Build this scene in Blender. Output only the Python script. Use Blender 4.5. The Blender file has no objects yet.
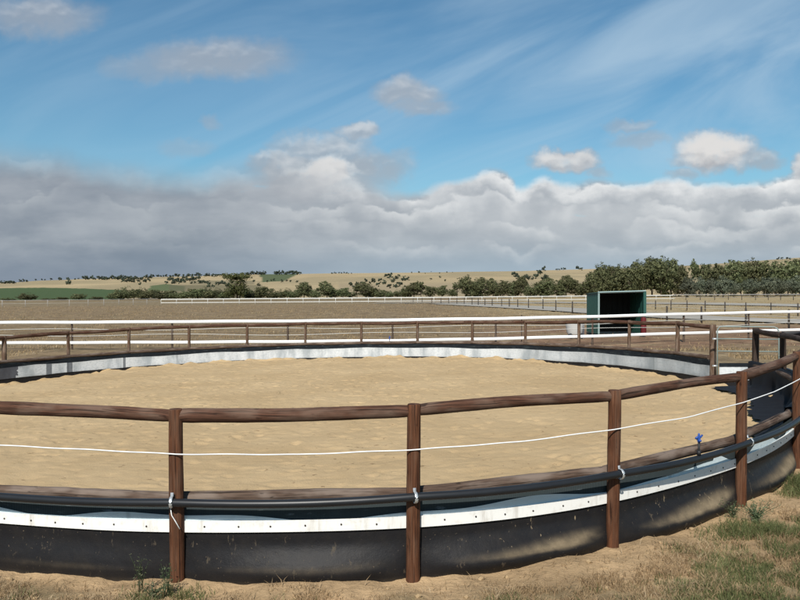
import bpy, math, random
import numpy as np
from mathutils import Vector
random.seed(7); RNG = np.random.default_rng(7)
S = bpy.context.scene
COL = S.collection
PI = math.pi
F = 750.0            # focal length in photo pixels (800 wide)
HY = 294.5           # photo row of the true horizon
CAMZ = 2.26          # camera height over the ground by the pen
R = 10.0; PCX, PCY = -2.60, 15.77    # round pen
_tb = np.interp(np.arange(-360, 720), [-360, -180, -145, -120, -98, -94.9, -85.3, -74.6, -64.1, -52.5, -37.9, -25, -10, 170, 360-145, 360-120, 360-98, 360-94.9, 360-85.3, 360-74.6, 360-64.1, 360-52.5, 360-37.9, 360-25, 350, 720],
                [0, 0, -.40, -.68, -.66, -.60, -.20, .20, .26, .08, -.12, -.10, 0, 0, -.40, -.68, -.66, -.60, -.20, .20, .26, .08, -.12, -.10, 0, 0])
_k = np.exp(-.5*(np.arange(-12, 13)/3.5)**2); _tb = np.convolve(_tb, _k/_k.sum(), 'same')
_TBL = [float(q) for q in _tb]
def dl(th):
    """how far the yard departs from a true circle, by bearing"""
    a = math.degrees(th) % 360+360; i = int(a); return _TBL[i]*(i+1-a)+_TBL[i+1]*(a-i)
def dla(X, Y):
    return np.interp(np.degrees(np.arctan2(Y-PCY, X-PCX)) % 360+360, np.arange(1080), _tb)
def qof(X, Y): return np.hypot(X-PCX, Y-PCY)-R-dla(X, Y)
TILT = 0.0235        # the yard rises gently towards the right

# ------------------------------------------------------------------ noise
def _h(i, j, s):
    n = (i.astype(np.int64) * 374761393 + j.astype(np.int64) * 668265263 + s * 974634777) & 0xFFFFFFFF
    n = ((n ^ (n >> 13)) * 1274126177) & 0xFFFFFFFF
    return ((n ^ (n >> 16)) & 0xFFFF) / 65535.0
def vn(x, y, s=0):
    x = np.asarray(x, float); y = np.asarray(y, float)
    i = np.floor(x); j = np.floor(y); u = x - i; v = y - j
    u = u*u*(3-2*u); v = v*v*(3-2*v)
    a = _h(i, j, s); b = _h(i+1, j, s); c = _h(i, j+1, s); d = _h(i+1, j+1, s)
    return (a*(1-u)+b*u)*(1-v) + (c*(1-u)+d*u)*v
def fbm(x, y, s=0, o=4):
    t = 0; a = .5; n = 0
    for k in range(o):
        t = t + a*vn(x*2**k, y*2**k, s+k*17); n += a; a *= .5
    return t/n
def sm(a, b, x):
    t = np.clip((np.asarray(x, float)-a)/(b-a), 0, 1); return t*t*(3-2*t)

# ------------------------------------------------------------------ terrain
SKX = [0, 20, 40, 60, 80, 120, 150, 200, 240, 290, 330, 400, 450, 520, 580, 620, 680, 720, 760, 800]
SKY = [283, 282, 280.5, 280, 279, 278, 277, 276, 274.5, 274, 273.4, 272.6, 272, 271, 269.3, 268.3, 266, 263.5, 260.5, 257.5]
D0, DR = 320.0, 1900.0
def pxof(X, Y):
    return np.where(Y > 1, 400 + F*np.asarray(X)/np.maximum(Y, 1), 400.0)
def base_plane(X, Y):
    P = TILT*np.clip(X, -20, 20)
    M = -.08 + .0077*np.clip(X, -400, 400) + .35*sm(40, 100, Y)
    w = sm(27, 33, Y)
    z = P*(1-w) + M*w
    w2 = sm(150, 300, Y)
    return z + w2*.007*np.clip(Y-180, 0, 400)
def gz(X, Y):
    X = np.asarray(X, float); Y = np.asarray(Y, float)
    z = base_plane(X, Y)
    d = np.where(Y > 0, Y, 0.0)
    px = np.clip(400 + F*X/np.maximum(d, 1), -200, 1000)
    ys = np.interp(px, SKX, SKY)
    z0 = base_plane(X*D0/np.maximum(d, D0), np.minimum(d, D0))
    yb = HY - (z0 - CAMZ)*F/D0
    t = np.clip((d-D0)/(DR-D0), 0, 1)
    y = yb + (ys-yb)*t**.62
    zh = CAMZ + (HY-y)*np.maximum(d, 1)/F
    zh = np.where(d > DR, zh*np.clip(1-(d-DR)/1500, .3, 1), zh)
    und = (fbm(X/180, Y/180, 5, 3)-.5)*7*sm(D0, 700, d)*(1-sm(1300, DR, d))
    return np.where(d > D0, zh+und, z)
def far_depth(px, y):
    """depth on the hills at which the slope is seen at photo row y"""
    z0 = float(base_plane((px-400)/F*D0, D0)); yb = HY-(z0-CAMZ)*F/D0
    ys = float(np.interp(px, SKX, SKY))
    t = np.clip((y-yb)/(ys-yb), 0.0, 1)**(1/.62)
    return D0+(DR-D0)*t

# ------------------------------------------------------------------ mesh builder
class MB:
    def __init__(s): s.v = []; s.f = []; s.n = 0; s.at = []
    def add(s, v, f, at=None):
        v = np.asarray(v, float).reshape(-1, 3)
        s.v.append(v); s.f += [tuple(int(i)+s.n for i in q) for q in f]
        s.at.append(np.zeros((len(v), 3)) if at is None else np.asarray(at, float).reshape(-1, 3))
        s.n += len(v)
    def box(s, c, d, rz=0):
        c = np.array(c); x, y, z = np.array(d)/2
        p = np.array([[a*x, b*y, e*z] for a in (-1, 1) for b in (-1, 1) for e in (-1, 1)])
        cs, sn = math.cos(rz), math.sin(rz)
        q = np.stack([p[:, 0]*cs-p[:, 1]*sn, p[:, 0]*sn+p[:, 1]*cs, p[:, 2]], 1)+c
        s.add(q, [(0, 1, 3, 2), (4, 6, 7, 5), (0, 4, 5, 1), (2, 3, 7, 6), (0, 2, 6, 4), (1, 5, 7, 3)], p)
    def tube(s, pts, rad, n=12, closed=False, cap=True, lump=0.0, seed=0, flat=None):
        """round bar along a polyline; attribute 'grain' = (along, around, seed)"""
        P = np.array(pts, float); m = len(P)
        r = np.full(m, rad) if np.isscalar(rad) else np.array(rad, float)
        T = np.zeros_like(P)
        if closed: T = np.roll(P, -1, 0)-np.roll(P, 1, 0)
        else: T[1:-1] = P[2:]-P[:-2]; T[0] = P[1]-P[0]; T[-1] = P[-1]-P[-2]
        T /= np.linalg.norm(T, axis=1)[:, None]+1e-12
        up = np.array([0, 0, 1.]) if abs(T[0][2]) < .9 else np.array([1., 0, 0])
        A = np.cross(up, T); A /= np.linalg.norm(A, axis=1)[:, None]+1e-12
        B = np.cross(T, A)
        L = np.concatenate([[0], np.cumsum(np.linalg.norm(np.diff(P, axis=0), axis=1))])
        ang = np.arange(n)*2*PI/n
        ca, sa = np.cos(ang), np.sin(ang)
        fa, fb = (1, 1) if flat is None else flat
        LL, AA = np.meshgrid(L, ang, indexing='ij')
        rr = np.repeat(r[:, None], n, 1)
        if lump:
            rr = rr*(1+lump*(fbm(LL*3+seed*9.1, np.cos(AA)*1.3+seed*3.3, int(seed), 3)+fbm(LL*2.2+seed, np.sin(AA)*1.3+5, int(seed)+3, 3)-1))
        V = P[:, None, :] + A[:, None, :]*(rr*ca*fa)[:, :, None] + B[:, None, :]*(rr*sa*fb)[:, :, None]
        at = np.stack([LL+seed*3.7, AA*rr, np.full_like(LL, seed)], 2)
        f = []
        for i in range(m if closed else m-1):
            i2 = (i+1) % m
            for j in range(n):
                k = (j+1) % n
                f.append((i*n+j, i*n+k, i2*n+k, i2*n+j))
        if cap and not closed:
            f.append(tuple(range(n-1, -1, -1))); f.append(tuple((m-1)*n+j for j in range(n)))
        s.add(V, f, at)
    def build(s, name, mat, parent=None, smooth=True, auto=None):
        me = bpy.data.meshes.new(name)
        v = np.concatenate(s.v); me.from_pydata(v.tolist(), [], s.f)
        a = me.attributes.new('grain', 'FLOAT_VECTOR', 'POINT')
        a.data.foreach_set('vector', np.concatenate(s.at).astype(np.float32).ravel())
        if smooth:
            me.polygons.foreach_set('use_smooth', [True]*len(me.polygons))
            if auto: me.set_sharp_from_angle(angle=math.radians(auto))
        me.materials.append(mat); me.update()
        return link(name, me, parent)
def link(name, me, parent=None):
    o = bpy.data.objects.new(name, me); COL.objects.link(o)
    if parent: o.parent = parent; o.matrix_parent_inverse = parent.matrix_world.inverted()
    return o
def tag(o, label, cat, group=None, kind=None):
    if label: o['label'] = label
    if cat: o['category'] = cat
    if group: o['group'] = group
    if kind: o['kind'] = kind
    return o
def empty(name, loc, label, cat, group=None):
    o = bpy.data.objects.new(name, None); o.empty_display_size = .2
    COL.objects.link(o); o.location = loc
    bpy.context.view_layer.update()
    return tag(o, label, cat, group)
def grid_faces(a, b, wrap=False):
    f = []
    for i in range(a if wrap else a-1):
        i2 = (i+1) % a
        for j in range(b-1): f.append((i*b+j, i2*b+j, i2*b+j+1, i*b+j+1))
    return f
def fast_mesh(name, v, quads=None, tris=None, smooth=True):
    me = bpy.data.meshes.new(name)
    v = np.asarray(v, np.float32)
    fc = quads if quads is not None else tris; k = fc.shape[1]
    me.vertices.add(len(v)); me.vertices.foreach_set('co', v.ravel())
    me.loops.add(fc.size); me.loops.foreach_set('vertex_index', fc.astype(np.int32).ravel())
    me.polygons.add(len(fc)); me.polygons.foreach_set('loop_start', np.arange(0, fc.size, k, dtype=np.int32))
    me.polygons.foreach_set('loop_total', np.full(len(fc), k, np.int32))
    if smooth: me.polygons.foreach_set('use_smooth', np.ones(len(fc), bool))
    me.update(calc_edges=True); me.validate()
    return me
def set_col(me, name, c):
    a = me.attributes.new(name, 'FLOAT_COLOR', 'POINT')
    c4 = np.ones((len(c), 4), np.float32); c4[:, :c.shape[1]] = c
    a.data.foreach_set('color', c4.ravel())

# ------------------------------------------------------------------ materials
class N:
    """small helper to write node trees"""
    def __init__(s, tree): s.t = tree; s.n = tree.nodes; s.l = tree.links
    def node(s, typ, **k):
        o = s.n.new(typ)
        for a, b in k.items(): setattr(o, a, b)
        return o
    def put(s, sock, v):
        if isinstance(v, bpy.types.NodeSocket): s.l.new(v, sock)
        else: sock.default_value = v
    def math(s, op, a, b=None, c=None, clamp=False):
        o = s.node('ShaderNodeMath', operation=op, use_clamp=clamp)
        s.put(o.inputs[0], a)
        if b is not None: s.put(o.inputs[1], b)
        if c is not None: s.put(o.inputs[2], c)
        return o.outputs[0]
    def vec(s, op, a, b=None):
        o = s.node('ShaderNodeVectorMath', operation=op); s.put(o.inputs[0], a)
        if b is not None: s.put(o.inputs[1], b)
        return o.outputs[0]
    def comb(s, x, y, z=0.0):
        o = s.node('ShaderNodeCombineXYZ')
        for i, q in enumerate((x, y, z)): s.put(o.inputs[i], q)
        return o.outputs[0]
    def noise(s, v, scale, detail=4, rough=.55, dist=0.0, color=False):
        o = s.node('ShaderNodeTexNoise'); s.put(o.inputs['Vector'], v)
        o.inputs['Scale'].default_value = scale; o.inputs['Detail'].default_value = detail
        o.inputs['Roughness'].default_value = rough; o.inputs['Distortion'].default_value = dist
        return o.outputs['Color' if color else 'Fac']
    def smooth(s, x, a, b, lo=0.0, hi=1.0):
        o = s.node('ShaderNodeMapRange', interpolation_type='SMOOTHSTEP')
        s.put(o.inputs['Value'], x); s.put(o.inputs['From Min'], a); s.put(o.inputs['From Max'], b)
        o.inputs['To Min'].default_value = lo; o.inputs['To Max'].default_value = hi
        return o.outputs['Result']
    def mix(s, fac, a, b, blend='MIX'):
        o = s.node('ShaderNodeMix', data_type='RGBA', blend_type=blend)
        s.put(o.inputs['Factor'], fac)
        s.put(o.inputs[6], a if isinstance(a, bpy.types.NodeSocket) else (*a, 1))
        s.put(o.inputs[7], b if isinstance(b, bpy.types.NodeSocket) else (*b, 1))
        return o.outputs[2]
    def attr(s, name, out='Vector'):
        o = s.node('ShaderNodeAttribute', attribute_name=name); return o.outputs[out]
    def bump(s, h, strength, dist):
        o = s.node('ShaderNodeBump'); s.put(o.inputs['Height'], h)
        o.inputs['Strength'].default_value = strength; o.inputs['Distance'].default_value = dist
        return o.outputs['Normal']
def mat(name, rough=.8, spec=.3):
    m = bpy.data.materials.new(name); m.use_nodes = True
    n = N(m.node_tree); b = m.node_tree.nodes['Principled BSDF']
    b.inputs['Roughness'].default_value = rough; b.inputs['Specular IOR Level'].default_value = spec
    return m, n, b
def pos(n): return n.node('ShaderNodeNewGeometry').outputs['Position']
def objco(n): return n.node('ShaderNodeTexCoord').outputs['Object']

def wood(name, dark, mid, grey, greyamt):
    m, n, b = mat(name, .82, .2)
    g = n.attr('grain')
    st = n.vec('MULTIPLY', g, (3.0, 60.0, 7.0))
    f1 = n.noise(st, 1.0, 5, .65)
    big = n.noise(n.vec('MULTIPLY', g, (2.2, 6.0, 3.0)), 1.0, 3)
    crack = n.smooth(n.noise(n.vec('MULTIPLY', g, (1.3, 70.0, 5.0)), 1.0, 3), .58, .66)
    knot = n.smooth(n.noise(n.vec('MULTIPLY', g, (6.5, 15.0, 4.0)), 1.0, 2, .5), .64, .74)
    c = n.mix(n.smooth(f1, .3, .7), dark, mid)
    c = n.mix(n.math('MULTIPLY', n.smooth(big, .42, .66), greyamt), c, grey)
    dk = n.math('MAXIMUM', n.math('MULTIPLY', crack, .75), n.math('MULTIPLY', knot, .7))
    c = n.mix(dk, c, tuple(q*.25 for q in dark))
    n.l.new(c, b.inputs['Base Color'])
    h = n.math('SUBTRACT', n.math('MULTIPLY', f1, .5), crack)
    n.l.new(n.bump(h, .6, .006), b.inputs['Normal'])
    return m
M = {}
M['post'] = wood('post timber', (.036, .014, .007), (.140, .055, .025), (.19, .115, .075), .3)
M['palepost'] = wood('weathered post timber', (.050, .026, .016), (.150, .090, .058), (.24, .18, .135), .7)
M['darkwood'] = wood('dark creosoted timber', (.014, .009, .007), (.045, .028, .021), (.09, .065, .05), .5)
M['greyrail'] = wood('greyed rail timber', (.045, .028, .020), (.125, .082, .058), (.20, .155, .125), .8)
M['rail'] = wood('rail timber', (.036, .017, .010), (.115, .052, .031), (.175, .12, .088), .55)
M['oldpost'] = wood('old post timber', (.035, .024, .018), (.11, .075, .055), (.2, .16, .13), .5)
def plain(name, c, rough=.6, spec=.4, var=.15, scale=8.0, metal=0.0, bumpd=0.0):
    m, n, b = mat(name, rough, spec)
    f = n.noise(pos(n), scale, 5, .6)
    n.l.new(n.mix(f, tuple(q*(1-var) for q in c), tuple(min(1, q*(1+var)) for q in c)), b.inputs['Base Color'])
    b.inputs['Metallic'].default_value = metal
    if bumpd: n.l.new(n.bump(f, .5, bumpd), b.inputs['Normal'])
    return m
M['white'] = plain('white fence rail', (.80, .80, .78), .45, .4, .04, 3)
M['farwhite'] = plain('weathered white rail', (.62, .61, .57), .6, .3, .12, .7)
M['wire'] = plain('fence wire', (.55, .54, .50), .5, .4, .1, 2)
M['cord'] = plain('white cord', (.78, .78, .76), .7, .2, .06, 40)
M['pipe'] = plain('black poly pipe', (.014, .015, .017), .40, .4, .35, 5)
M['galv'] = plain('galvanised steel', (.58, .60, .60), .38, .5, .12, 12, .6)
M['gate'] = plain('painted gate tube', (.22, .27, .255), .5, .4, .15, 9)
M['blue'] = plain('blue plastic', (.018, .07, .30), .4, .5, .2, 30)
M['darkpost'] = plain('dark steel picket', (.05, .042, .036), .8, .2, .3, 9)
M['weathered'] = plain('weathered grey rail', (.38, .36, .34), .8, .2, .2, 2)
M['bark'] = plain('bark', (.11, .085, .065), .9, .1, .35, 3)
M['red'] = plain('red plastic', (.115, .014, .016), .6, .25, .15, 5)
M['blackfilm'] = plain('black plastic film', (.010, .010, .012), .7, .18, .4, 6)
M['tub'] = plain('white plastic tub', (.54, .54, .52), .5, .4, .08, 6)
M['blackplastic'] = plain('black rubber', (.016, .016, .017), .6, .4, .3, 6)
M['shadesteel'] = plain('steel darkened as interior shade', (.014, .018, .018), .7, .2, .3, 3)  # shelter's interior shade put into the back wall colour
M['trim'] = plain('pale grey steel trim', (.24, .32, .305), .5, .4, .06, 3)

# corrugated green steel
m, n, b = mat('green sheet steel', .5, .4)
f = n.noise(pos(n), 2.0, 4)
n.l.new(n.mix(f, (.017, .070, .056), (.027, .095, .076)), b.inputs['Base Color']); M['green'] = m

# liner materials
def liner_mat():
    m, n, b = mat('black rubber belting', .6, .16)
    d = n.attr('dust', 'Fac')
    p = pos(n)
    nz = n.noise(p, 9.0, 6, .65)
    fine = n.noise(p, 160.0, 3, .6)
    sp = n.smooth(n.noise(p, 46.0, 2, .5), .70, .76)
    dd = n.math('ADD', d, n.math('MULTIPLY', n.math('SUBTRACT', nz, .5), n.math('MULTIPLY_ADD', d, .9, .10)))
    dd = n.smooth(dd, .02, 1.15)
    film = n.math('MULTIPLY', n.smooth(nz, .35, .8), .022)
    dd = n.math('MAXIMUM', dd, n.math('MAXIMUM', film, n.math('MULTIPLY', sp, .28)))
    drop = n.smooth(n.noise(n.vec('MULTIPLY', p, (16.0, 16.0, 5.0)), 1.0, 5, .7), .62, .68)
    dd = n.math('MAXIMUM', dd, n.math('MULTIPLY', n.math('MULTIPLY', drop, n.attr('splash', 'Fac')), .8))
    c = n.mix(dd, (.011, .011, .013), (.36, .275, .17))
    c = n.mix(n.math('MULTIPLY', fine, .35), c, (0.02, 0.018, 0.015))
    n.l.new(c, b.inputs['Base Color'])
    n.l.new(n.smooth(dd, 0, .5, .5, .95), b.inputs['Roughness'])
    n.l.new(n.bump(n.math('ADD', nz, n.math('MULTIPLY', fine, .15)), .5, .012), b.inputs['Normal'])
    return m
M['belt'] = liner_mat()
for key_, nm_, ca_, cb_ in (('cloth', 'dark shade cloth', (.024, .032, .034), (.072, .090, .094)), ('darkcloth', 'black shade cloth', (.008, .010, .013), (.026, .032, .038))):
    m, n, b = mat(nm_, .9, .1)
    p = n.attr('grain')
    w = n.node('ShaderNodeTexWave', wave_type='BANDS', bands_direction='X'); n.l.new(n.vec('MULTIPLY', p, (1.0, 1.0, 1.0)), w.inputs['Vector'])
    w.inputs['Scale'].default_value = 26; w.inputs['Distortion'].default_value = .6
    nz = n.noise(n.vec('MULTIPLY', p, (3.0, 9.0, 1.0)), 1.0, 5, .6)
    fl = n.smooth(n.noise(n.vec('MULTIPLY', p, (5.0, 22.0, 1.0)), 1.0, 4, .7), .60, .74)
    c = n.mix(n.math('MULTIPLY', w.outputs['Fac'], .6), ca_, cb_)
    c = n.mix(n.math('MULTIPLY', n.smooth(nz, .5, .75), .35), c, (.07, .09, .09))
    c = n.mix(n.math('MULTIPLY', fl, .45), c, (.26, .30, .32))
    n.l.new(c, b.inputs['Base Color']); M[key_] = m
# white sheeting: lets some of the light through
def sheet(name, base, dirt, trans):
    m, n, b = mat(name, .55, .3)
    p = n.attr('grain')
    streak = n.noise(n.vec('MULTIPLY', p, (2.2, .7, 1.0)), 1.0, 5, .6)
    fine = n.noise(n.vec('MULTIPLY', p, (14.0, 26.0, 1.0)), 1.0, 4, .6)
    seam = n.smooth(n.noise(n.vec('MULTIPLY', p, (2.3, .05, 1.0)), 1.0, 1), .655, .675)
    low = n.smooth(p2y(n, p), .30, .16)
    c = n.mix(n.math('MULTIPLY', n.smooth(streak, .42, .68), .8), base, dirt)
    c = n.mix(n.math('MULTIPLY', n.smooth(fine, .44, .70), .35), c, dirt)
    c = n.mix(n.math('MULTIPLY', seam, .4), c, tuple(q*.45 for q in dirt))
    g = n.attr('grime', 'Fac')
    c = n.mix(n.math('MULTIPLY', g, .75), c, tuple(q*.7 for q in dirt))
    n.l.new(c, b.inputs['Base Color'])
    n.l.new(n.bump(n.math('ADD', streak, n.math('MULTIPLY', fine, .3)), .6, .03), b.inputs['Normal'])
    tr = n.node('ShaderNodeBsdfTranslucent'); n.l.new(c, tr.inputs['Color'])
    mx = n.node('ShaderNodeMixShader'); mx.inputs[0].default_value = trans
    out = m.node_tree.nodes['Material Output']
    n.l.new(b.outputs[0], mx.inputs[1]); n.l.new(tr.outputs[0], mx.inputs[2]); n.l.new(mx.outputs[0], out.inputs['Surface'])
    return m
def p2y(n, p):
    o = n.node('ShaderNodeSeparateXYZ'); n.l.new(p, o.inputs[0]); return o.outputs[1]
M['sheet'] = sheet('white plastic sheet', (.82, .84, .84), (.36, .40, .42), .28)
M['greysheet'] = sheet('grey shade cloth', (.12, .125, .14), (.07, .07, .08), .1)
M['shadowsheet'] = sheet('grey painted shadow band', (.20, .215, .23), (.10, .11, .12), .1)  # post shadow put into the colour of a strip
M['paleweave'] = sheet('pale woven sheet', (.66, .77, .80), (.52, .62, .65), .1)
m, n, b = mat('white pvc batten', .4, .4)
nz = n.noise(n.attr('grain'), 14.0, 5, .6)
c = n.mix(n.math('MULTIPLY', n.smooth(nz, .5, .8), .5), (.80, .79, .75), (.48, .43, .36))
st_ = n.smooth(n.noise(n.vec('MULTIPLY', n.attr('grain'), (9.0, 1.2, 1.0)), 1.0, 5, .7), .52, .72)
c = n.mix(n.math('MULTIPLY', st_, .45), c, (.36, .31, .25))
n.l.new(c, b.inputs['Base Color']); M['batten'] = m

# sand
m, n, b = mat('riding sand', .95, .1)
p = pos(n)
n1 = n.noise(p, .45, 5, .6); n2 = n.noise(p, 5.0, 5, .6); n3 = n.noise(p, 60.0, 4, .7)
n4 = n.smooth(n.noise(p, 9.5, 3, .55), .655, .72)
c = n.mix(n.smooth(n1, .3, .7), (.445, .315, .170), (.525, .382, .215))
c = n.mix(n.math('MULTIPLY', n.smooth(n2, .5, .75), .25), c, (.38, .26, .135))
c = n.mix(n.math('MULTIPLY', n3, .25), c, (.30, .21, .12))
c = n.mix(n.math('MULTIPLY', n4, .7), c, (.19, .12, .06))
n.l.new(c, b.inputs['Base Color'])
n.l.new(n.bump(n.math('ADD', n.math('MULTIPLY', n2, .45), n.math('MULTIPLY', n3, .30)), .75, .05), b.inputs['Normal'])
M['sand'] = m
# ground: colour of each field from the mesh, fine variation from noise
m, n, b = mat('ground', .95, .1)
p = pos(n)
base = n.attr('Col', 'Color')
n1 = n.noise(p, 1.3, 6, .65); n2 = n.noise(p, 18.0, 5, .7); n3 = n.noise(p, 90.0, 3, .7); n0 = n.noise(p, .22, 6, .7)
st = n.attr('Stub', 'Fac')
k = n.math('ADD', n.smooth(n1, .25, .75, .72, 1.28), n.math('MULTIPLY', n.math('SUBTRACT', n2, .5), .55))
k = n.math('ADD', k, n.math('MULTIPLY', n.math('SUBTRACT', n3, .5), .35))
hsv = n.node('ShaderNodeVectorMath', operation='SCALE'); n.l.new(base, hsv.inputs[0]); n.l.new(k, hsv.inputs['Scale'])
# dry stubble: straw-pale and dull green flecks
straw = n.math('MULTIPLY', n.smooth(n.noise(p, .55, 9, .78), .50, .62), n.math('MULTIPLY', st, .50))
c = n.mix(straw, hsv.outputs[0], (.38, .295, .175))
gr = n.math('MULTIPLY', n.smooth(n0, .55, .72), n.math('MULTIPLY', st, .5))
c = n.mix(gr, c, (.085, .085, .045))
dkk = n.math('MULTIPLY', n.smooth(n.noise(p, .75, 9, .78), .50, .62), n.math('MULTIPLY', st, .6))
c = n.mix(dkk, c, (.085, .058, .034))
n.l.new(c, b.inputs['Base Color'])
n.l.new(n.bump(n.math('ADD', n.math('MULTIPLY', n1, 1.2), n.math('ADD', n.math('MULTIPLY', n2, .3), n.math('MULTIPLY', n3, .07))), .8, .08), b.inputs['Normal'])
M['ground'] = m
m, n, b = mat('gravel track', .95, .1)
p = pos(n); n1 = n.noise(p, 1.0, 6, .7); n2 = n.noise(p, 14., 4, .7)
c = n.mix(n1, (.27, .25, .215), (.42, .39, .34)); c = n.mix(n.math('MULTIPLY', n2, .3), c, (.2, .17, .13))
n.l.new(c, b.inputs['Base Color']); M['gravel'] = m
def leafmat(name, a, c2, c3):
    m, n, b = mat(name, .65, .25)
    t = n.attr('tint', 'Fac')
    inf = n.node('ShaderNodeObjectInfo').outputs['Random']
    c = n.mix(n.smooth(t, .0, .6), a, c2); c = n.mix(n.smooth(t, .72, 1.0), c, c3)
    hs = n.node('ShaderNodeHueSaturation'); n.l.new(c, hs.inputs['Color'])
    n.l.new(n.math('MULTIPLY_ADD', inf, .5, .75), hs.inputs['Value']); n.l.new(n.math('MULTIPLY_ADD', inf, .05, .475), hs.inputs['Hue'])
    n.l.new(hs.outputs[0], b.inputs['Base Color'])
    tr = n.node('ShaderNodeBsdfTranslucent'); n.l.new(hs.outputs[0], tr.inputs['Color'])
    mx = n.node('ShaderNodeMixShader'); mx.inputs[0].default_value = .32
    n.l.new(b.outputs[0], mx.inputs[1]); n.l.new(tr.outputs[0], mx.inputs[2])
    n.l.new(mx.outputs[0], m.node_tree.nodes['Material Output'].inputs['Surface'])
    return m
M['euc'] = leafmat('eucalypt leaves', (.066, .077, .034), (.150, .160, .074), (.23, .23, .11))
M['shrub'] = leafmat('grey green leaves', (.070, .084, .054), (.150, .165, .112), (.22, .235, .165))
M['umb'] = leafmat('yellow green leaves', (.04, .045, .016), (.10, .105, .036), (.19, .18, .06))
M['fargreen'] = leafmat('far leaves', (.042, .056, .038), (.080, .098, .064), (.12, .14, .09))  # hill tree leaves lightened in colour to suggest haze
M['grass'] = leafmat('green grass', (.060, .078, .028), (.150, .172, .066), (.38, .34, .17))
M['dry'] = leafmat('dry grass', (.22, .145, .065), (.42, .31, .165), (.62, .51, .32))
M['weed'] = leafmat('weed leaves', (.060, .085, .040), (.12, .15, .075), (.22, .23, .14))

# ------------------------------------------------------------------ ground sheet
def field_colours(X, Y):
    n = len(X); c = np.zeros((n, 3)); stub = np.zeros(n)
    px = pxof(X, Y); d = Y
    rr = qof(X, Y)+R
    brown = np.array([.205, .146, .085]); straw = np.array([.30, .23, .125]); dirt = np.array([.39, .268, .150]); red = np.array([.205, .125, .078])
    c[:] = brown; stub[:] = 1
    def blend(col, w):
        w = np.clip(w, 0, 1)[:, None]; c[:] = c*(1-w)+np.array(col)*w
    nz = fbm(X/3.0, Y/3.0, 31, 5)
    nf = fbm(X/.35, Y/.35, 61, 4)
    # straw coloured paddock at the right and between the tracks
    w = sm(430, 560, px)*sm(60, 90, d)*(1-sm(300, 330, d)); blend((.36, .28, .155), w*.9); 
    w = sm(40, 46, d)*sm(560, 640, px)*(1-sm(150, 200, d)); blend((.34, .265, .15), w*.7)
    w = sm(140, 175, d)*(1-sm(300, 330, d))*(px < 430); blend((.20, .155, .09), w*.6)
    # bare red-brown earth by the shelter and behind the pen
    w = sm(27, 31, d)*(1-sm(46, 60, d))*sm(430, 540, px)*sm(.30, .55, nz+.12); blend(red, w)
    # trodden dry verge just outside the pen
    w = (1-sm(R+1.5, R+7, rr)); blend((.27, .205, .115), w*.7)
    # loose sandy dirt round the near side of the fence
    q = rr-R; qq = q-.30*sm(.6, 2.2, X); w = (1-sm(.25, .80, qq+(nz-.5)*.8+(nf-.5)*.6))*(d < 16); blend(dirt, w); stub *= 1-.9*np.clip(w, 0, 1)
    # turf where the photographer stands
    w = sm(.35, .9, qq+(nz-.5)*.7)*(d < 12); blend((.20, .150, .080), w*.85)
    stub *= np.where(d < 20, .45, 1)
    # the hills
    h = d > D0-10
    y = np.where(h, HY-(gz(X, Y)-CAMZ)*F/np.maximum(d, 1), 400)
    hn = fbm(X/60, Y/60, 91, 4); hb = fbm(X/140, Y/300, 77, 3)
    wob = (hb-.5)*3.0
    gold = np.array([.42, .325, .185])
    w = h*1.0; blend(gold, w*(.82+.4*(hn-.5))); stub[h] = .12
    blend((.25, .205, .12), h*sm(.45, .68, hb)*.6)
    blend((.30, .235, .14), h*sm(y+wob, y+wob+1, np.full(n, 290.0))*0)
    # green fields at the left, dark vine rows on the middle rise
    e = ((px-42)/85)**2; w = h*((y > 287.8+e*2.6+wob*.3) & (px < 124))*1.0; blend((.060, .090, .036), w)
    w = h*((px > 148+wob*2) & (px < 184) & (y > 284+abs(px-166)*.12) & (y < 291)); blend((.075, .105, .042), w*.9)
    w = h*((px > 252) & (px < 297) & (y > 271) & (y < 282.5-(px-255)*.05) & (px > 262+(280-y)*(-.4)) & (px < 300-(y-273)*2.0))
    blend((.055, .085, .036), w*.9)
    w = h*((px > 190) & (px < 255) & (y > 280.5) & (y < 284.5)); blend((.17, .145, .085), w*.7)
    w = h*((px > 170) & (px < 262) & (y > 285)); blend((.11, .10, .055), w*.7)
    w = h*(px > 340)*(px < 600)*sm(279, 286, y+wob); blend((.30, .235, .145), w*.8)
    return np.clip(c, .01, .8), np.clip(stub, 0, 1)

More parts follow.
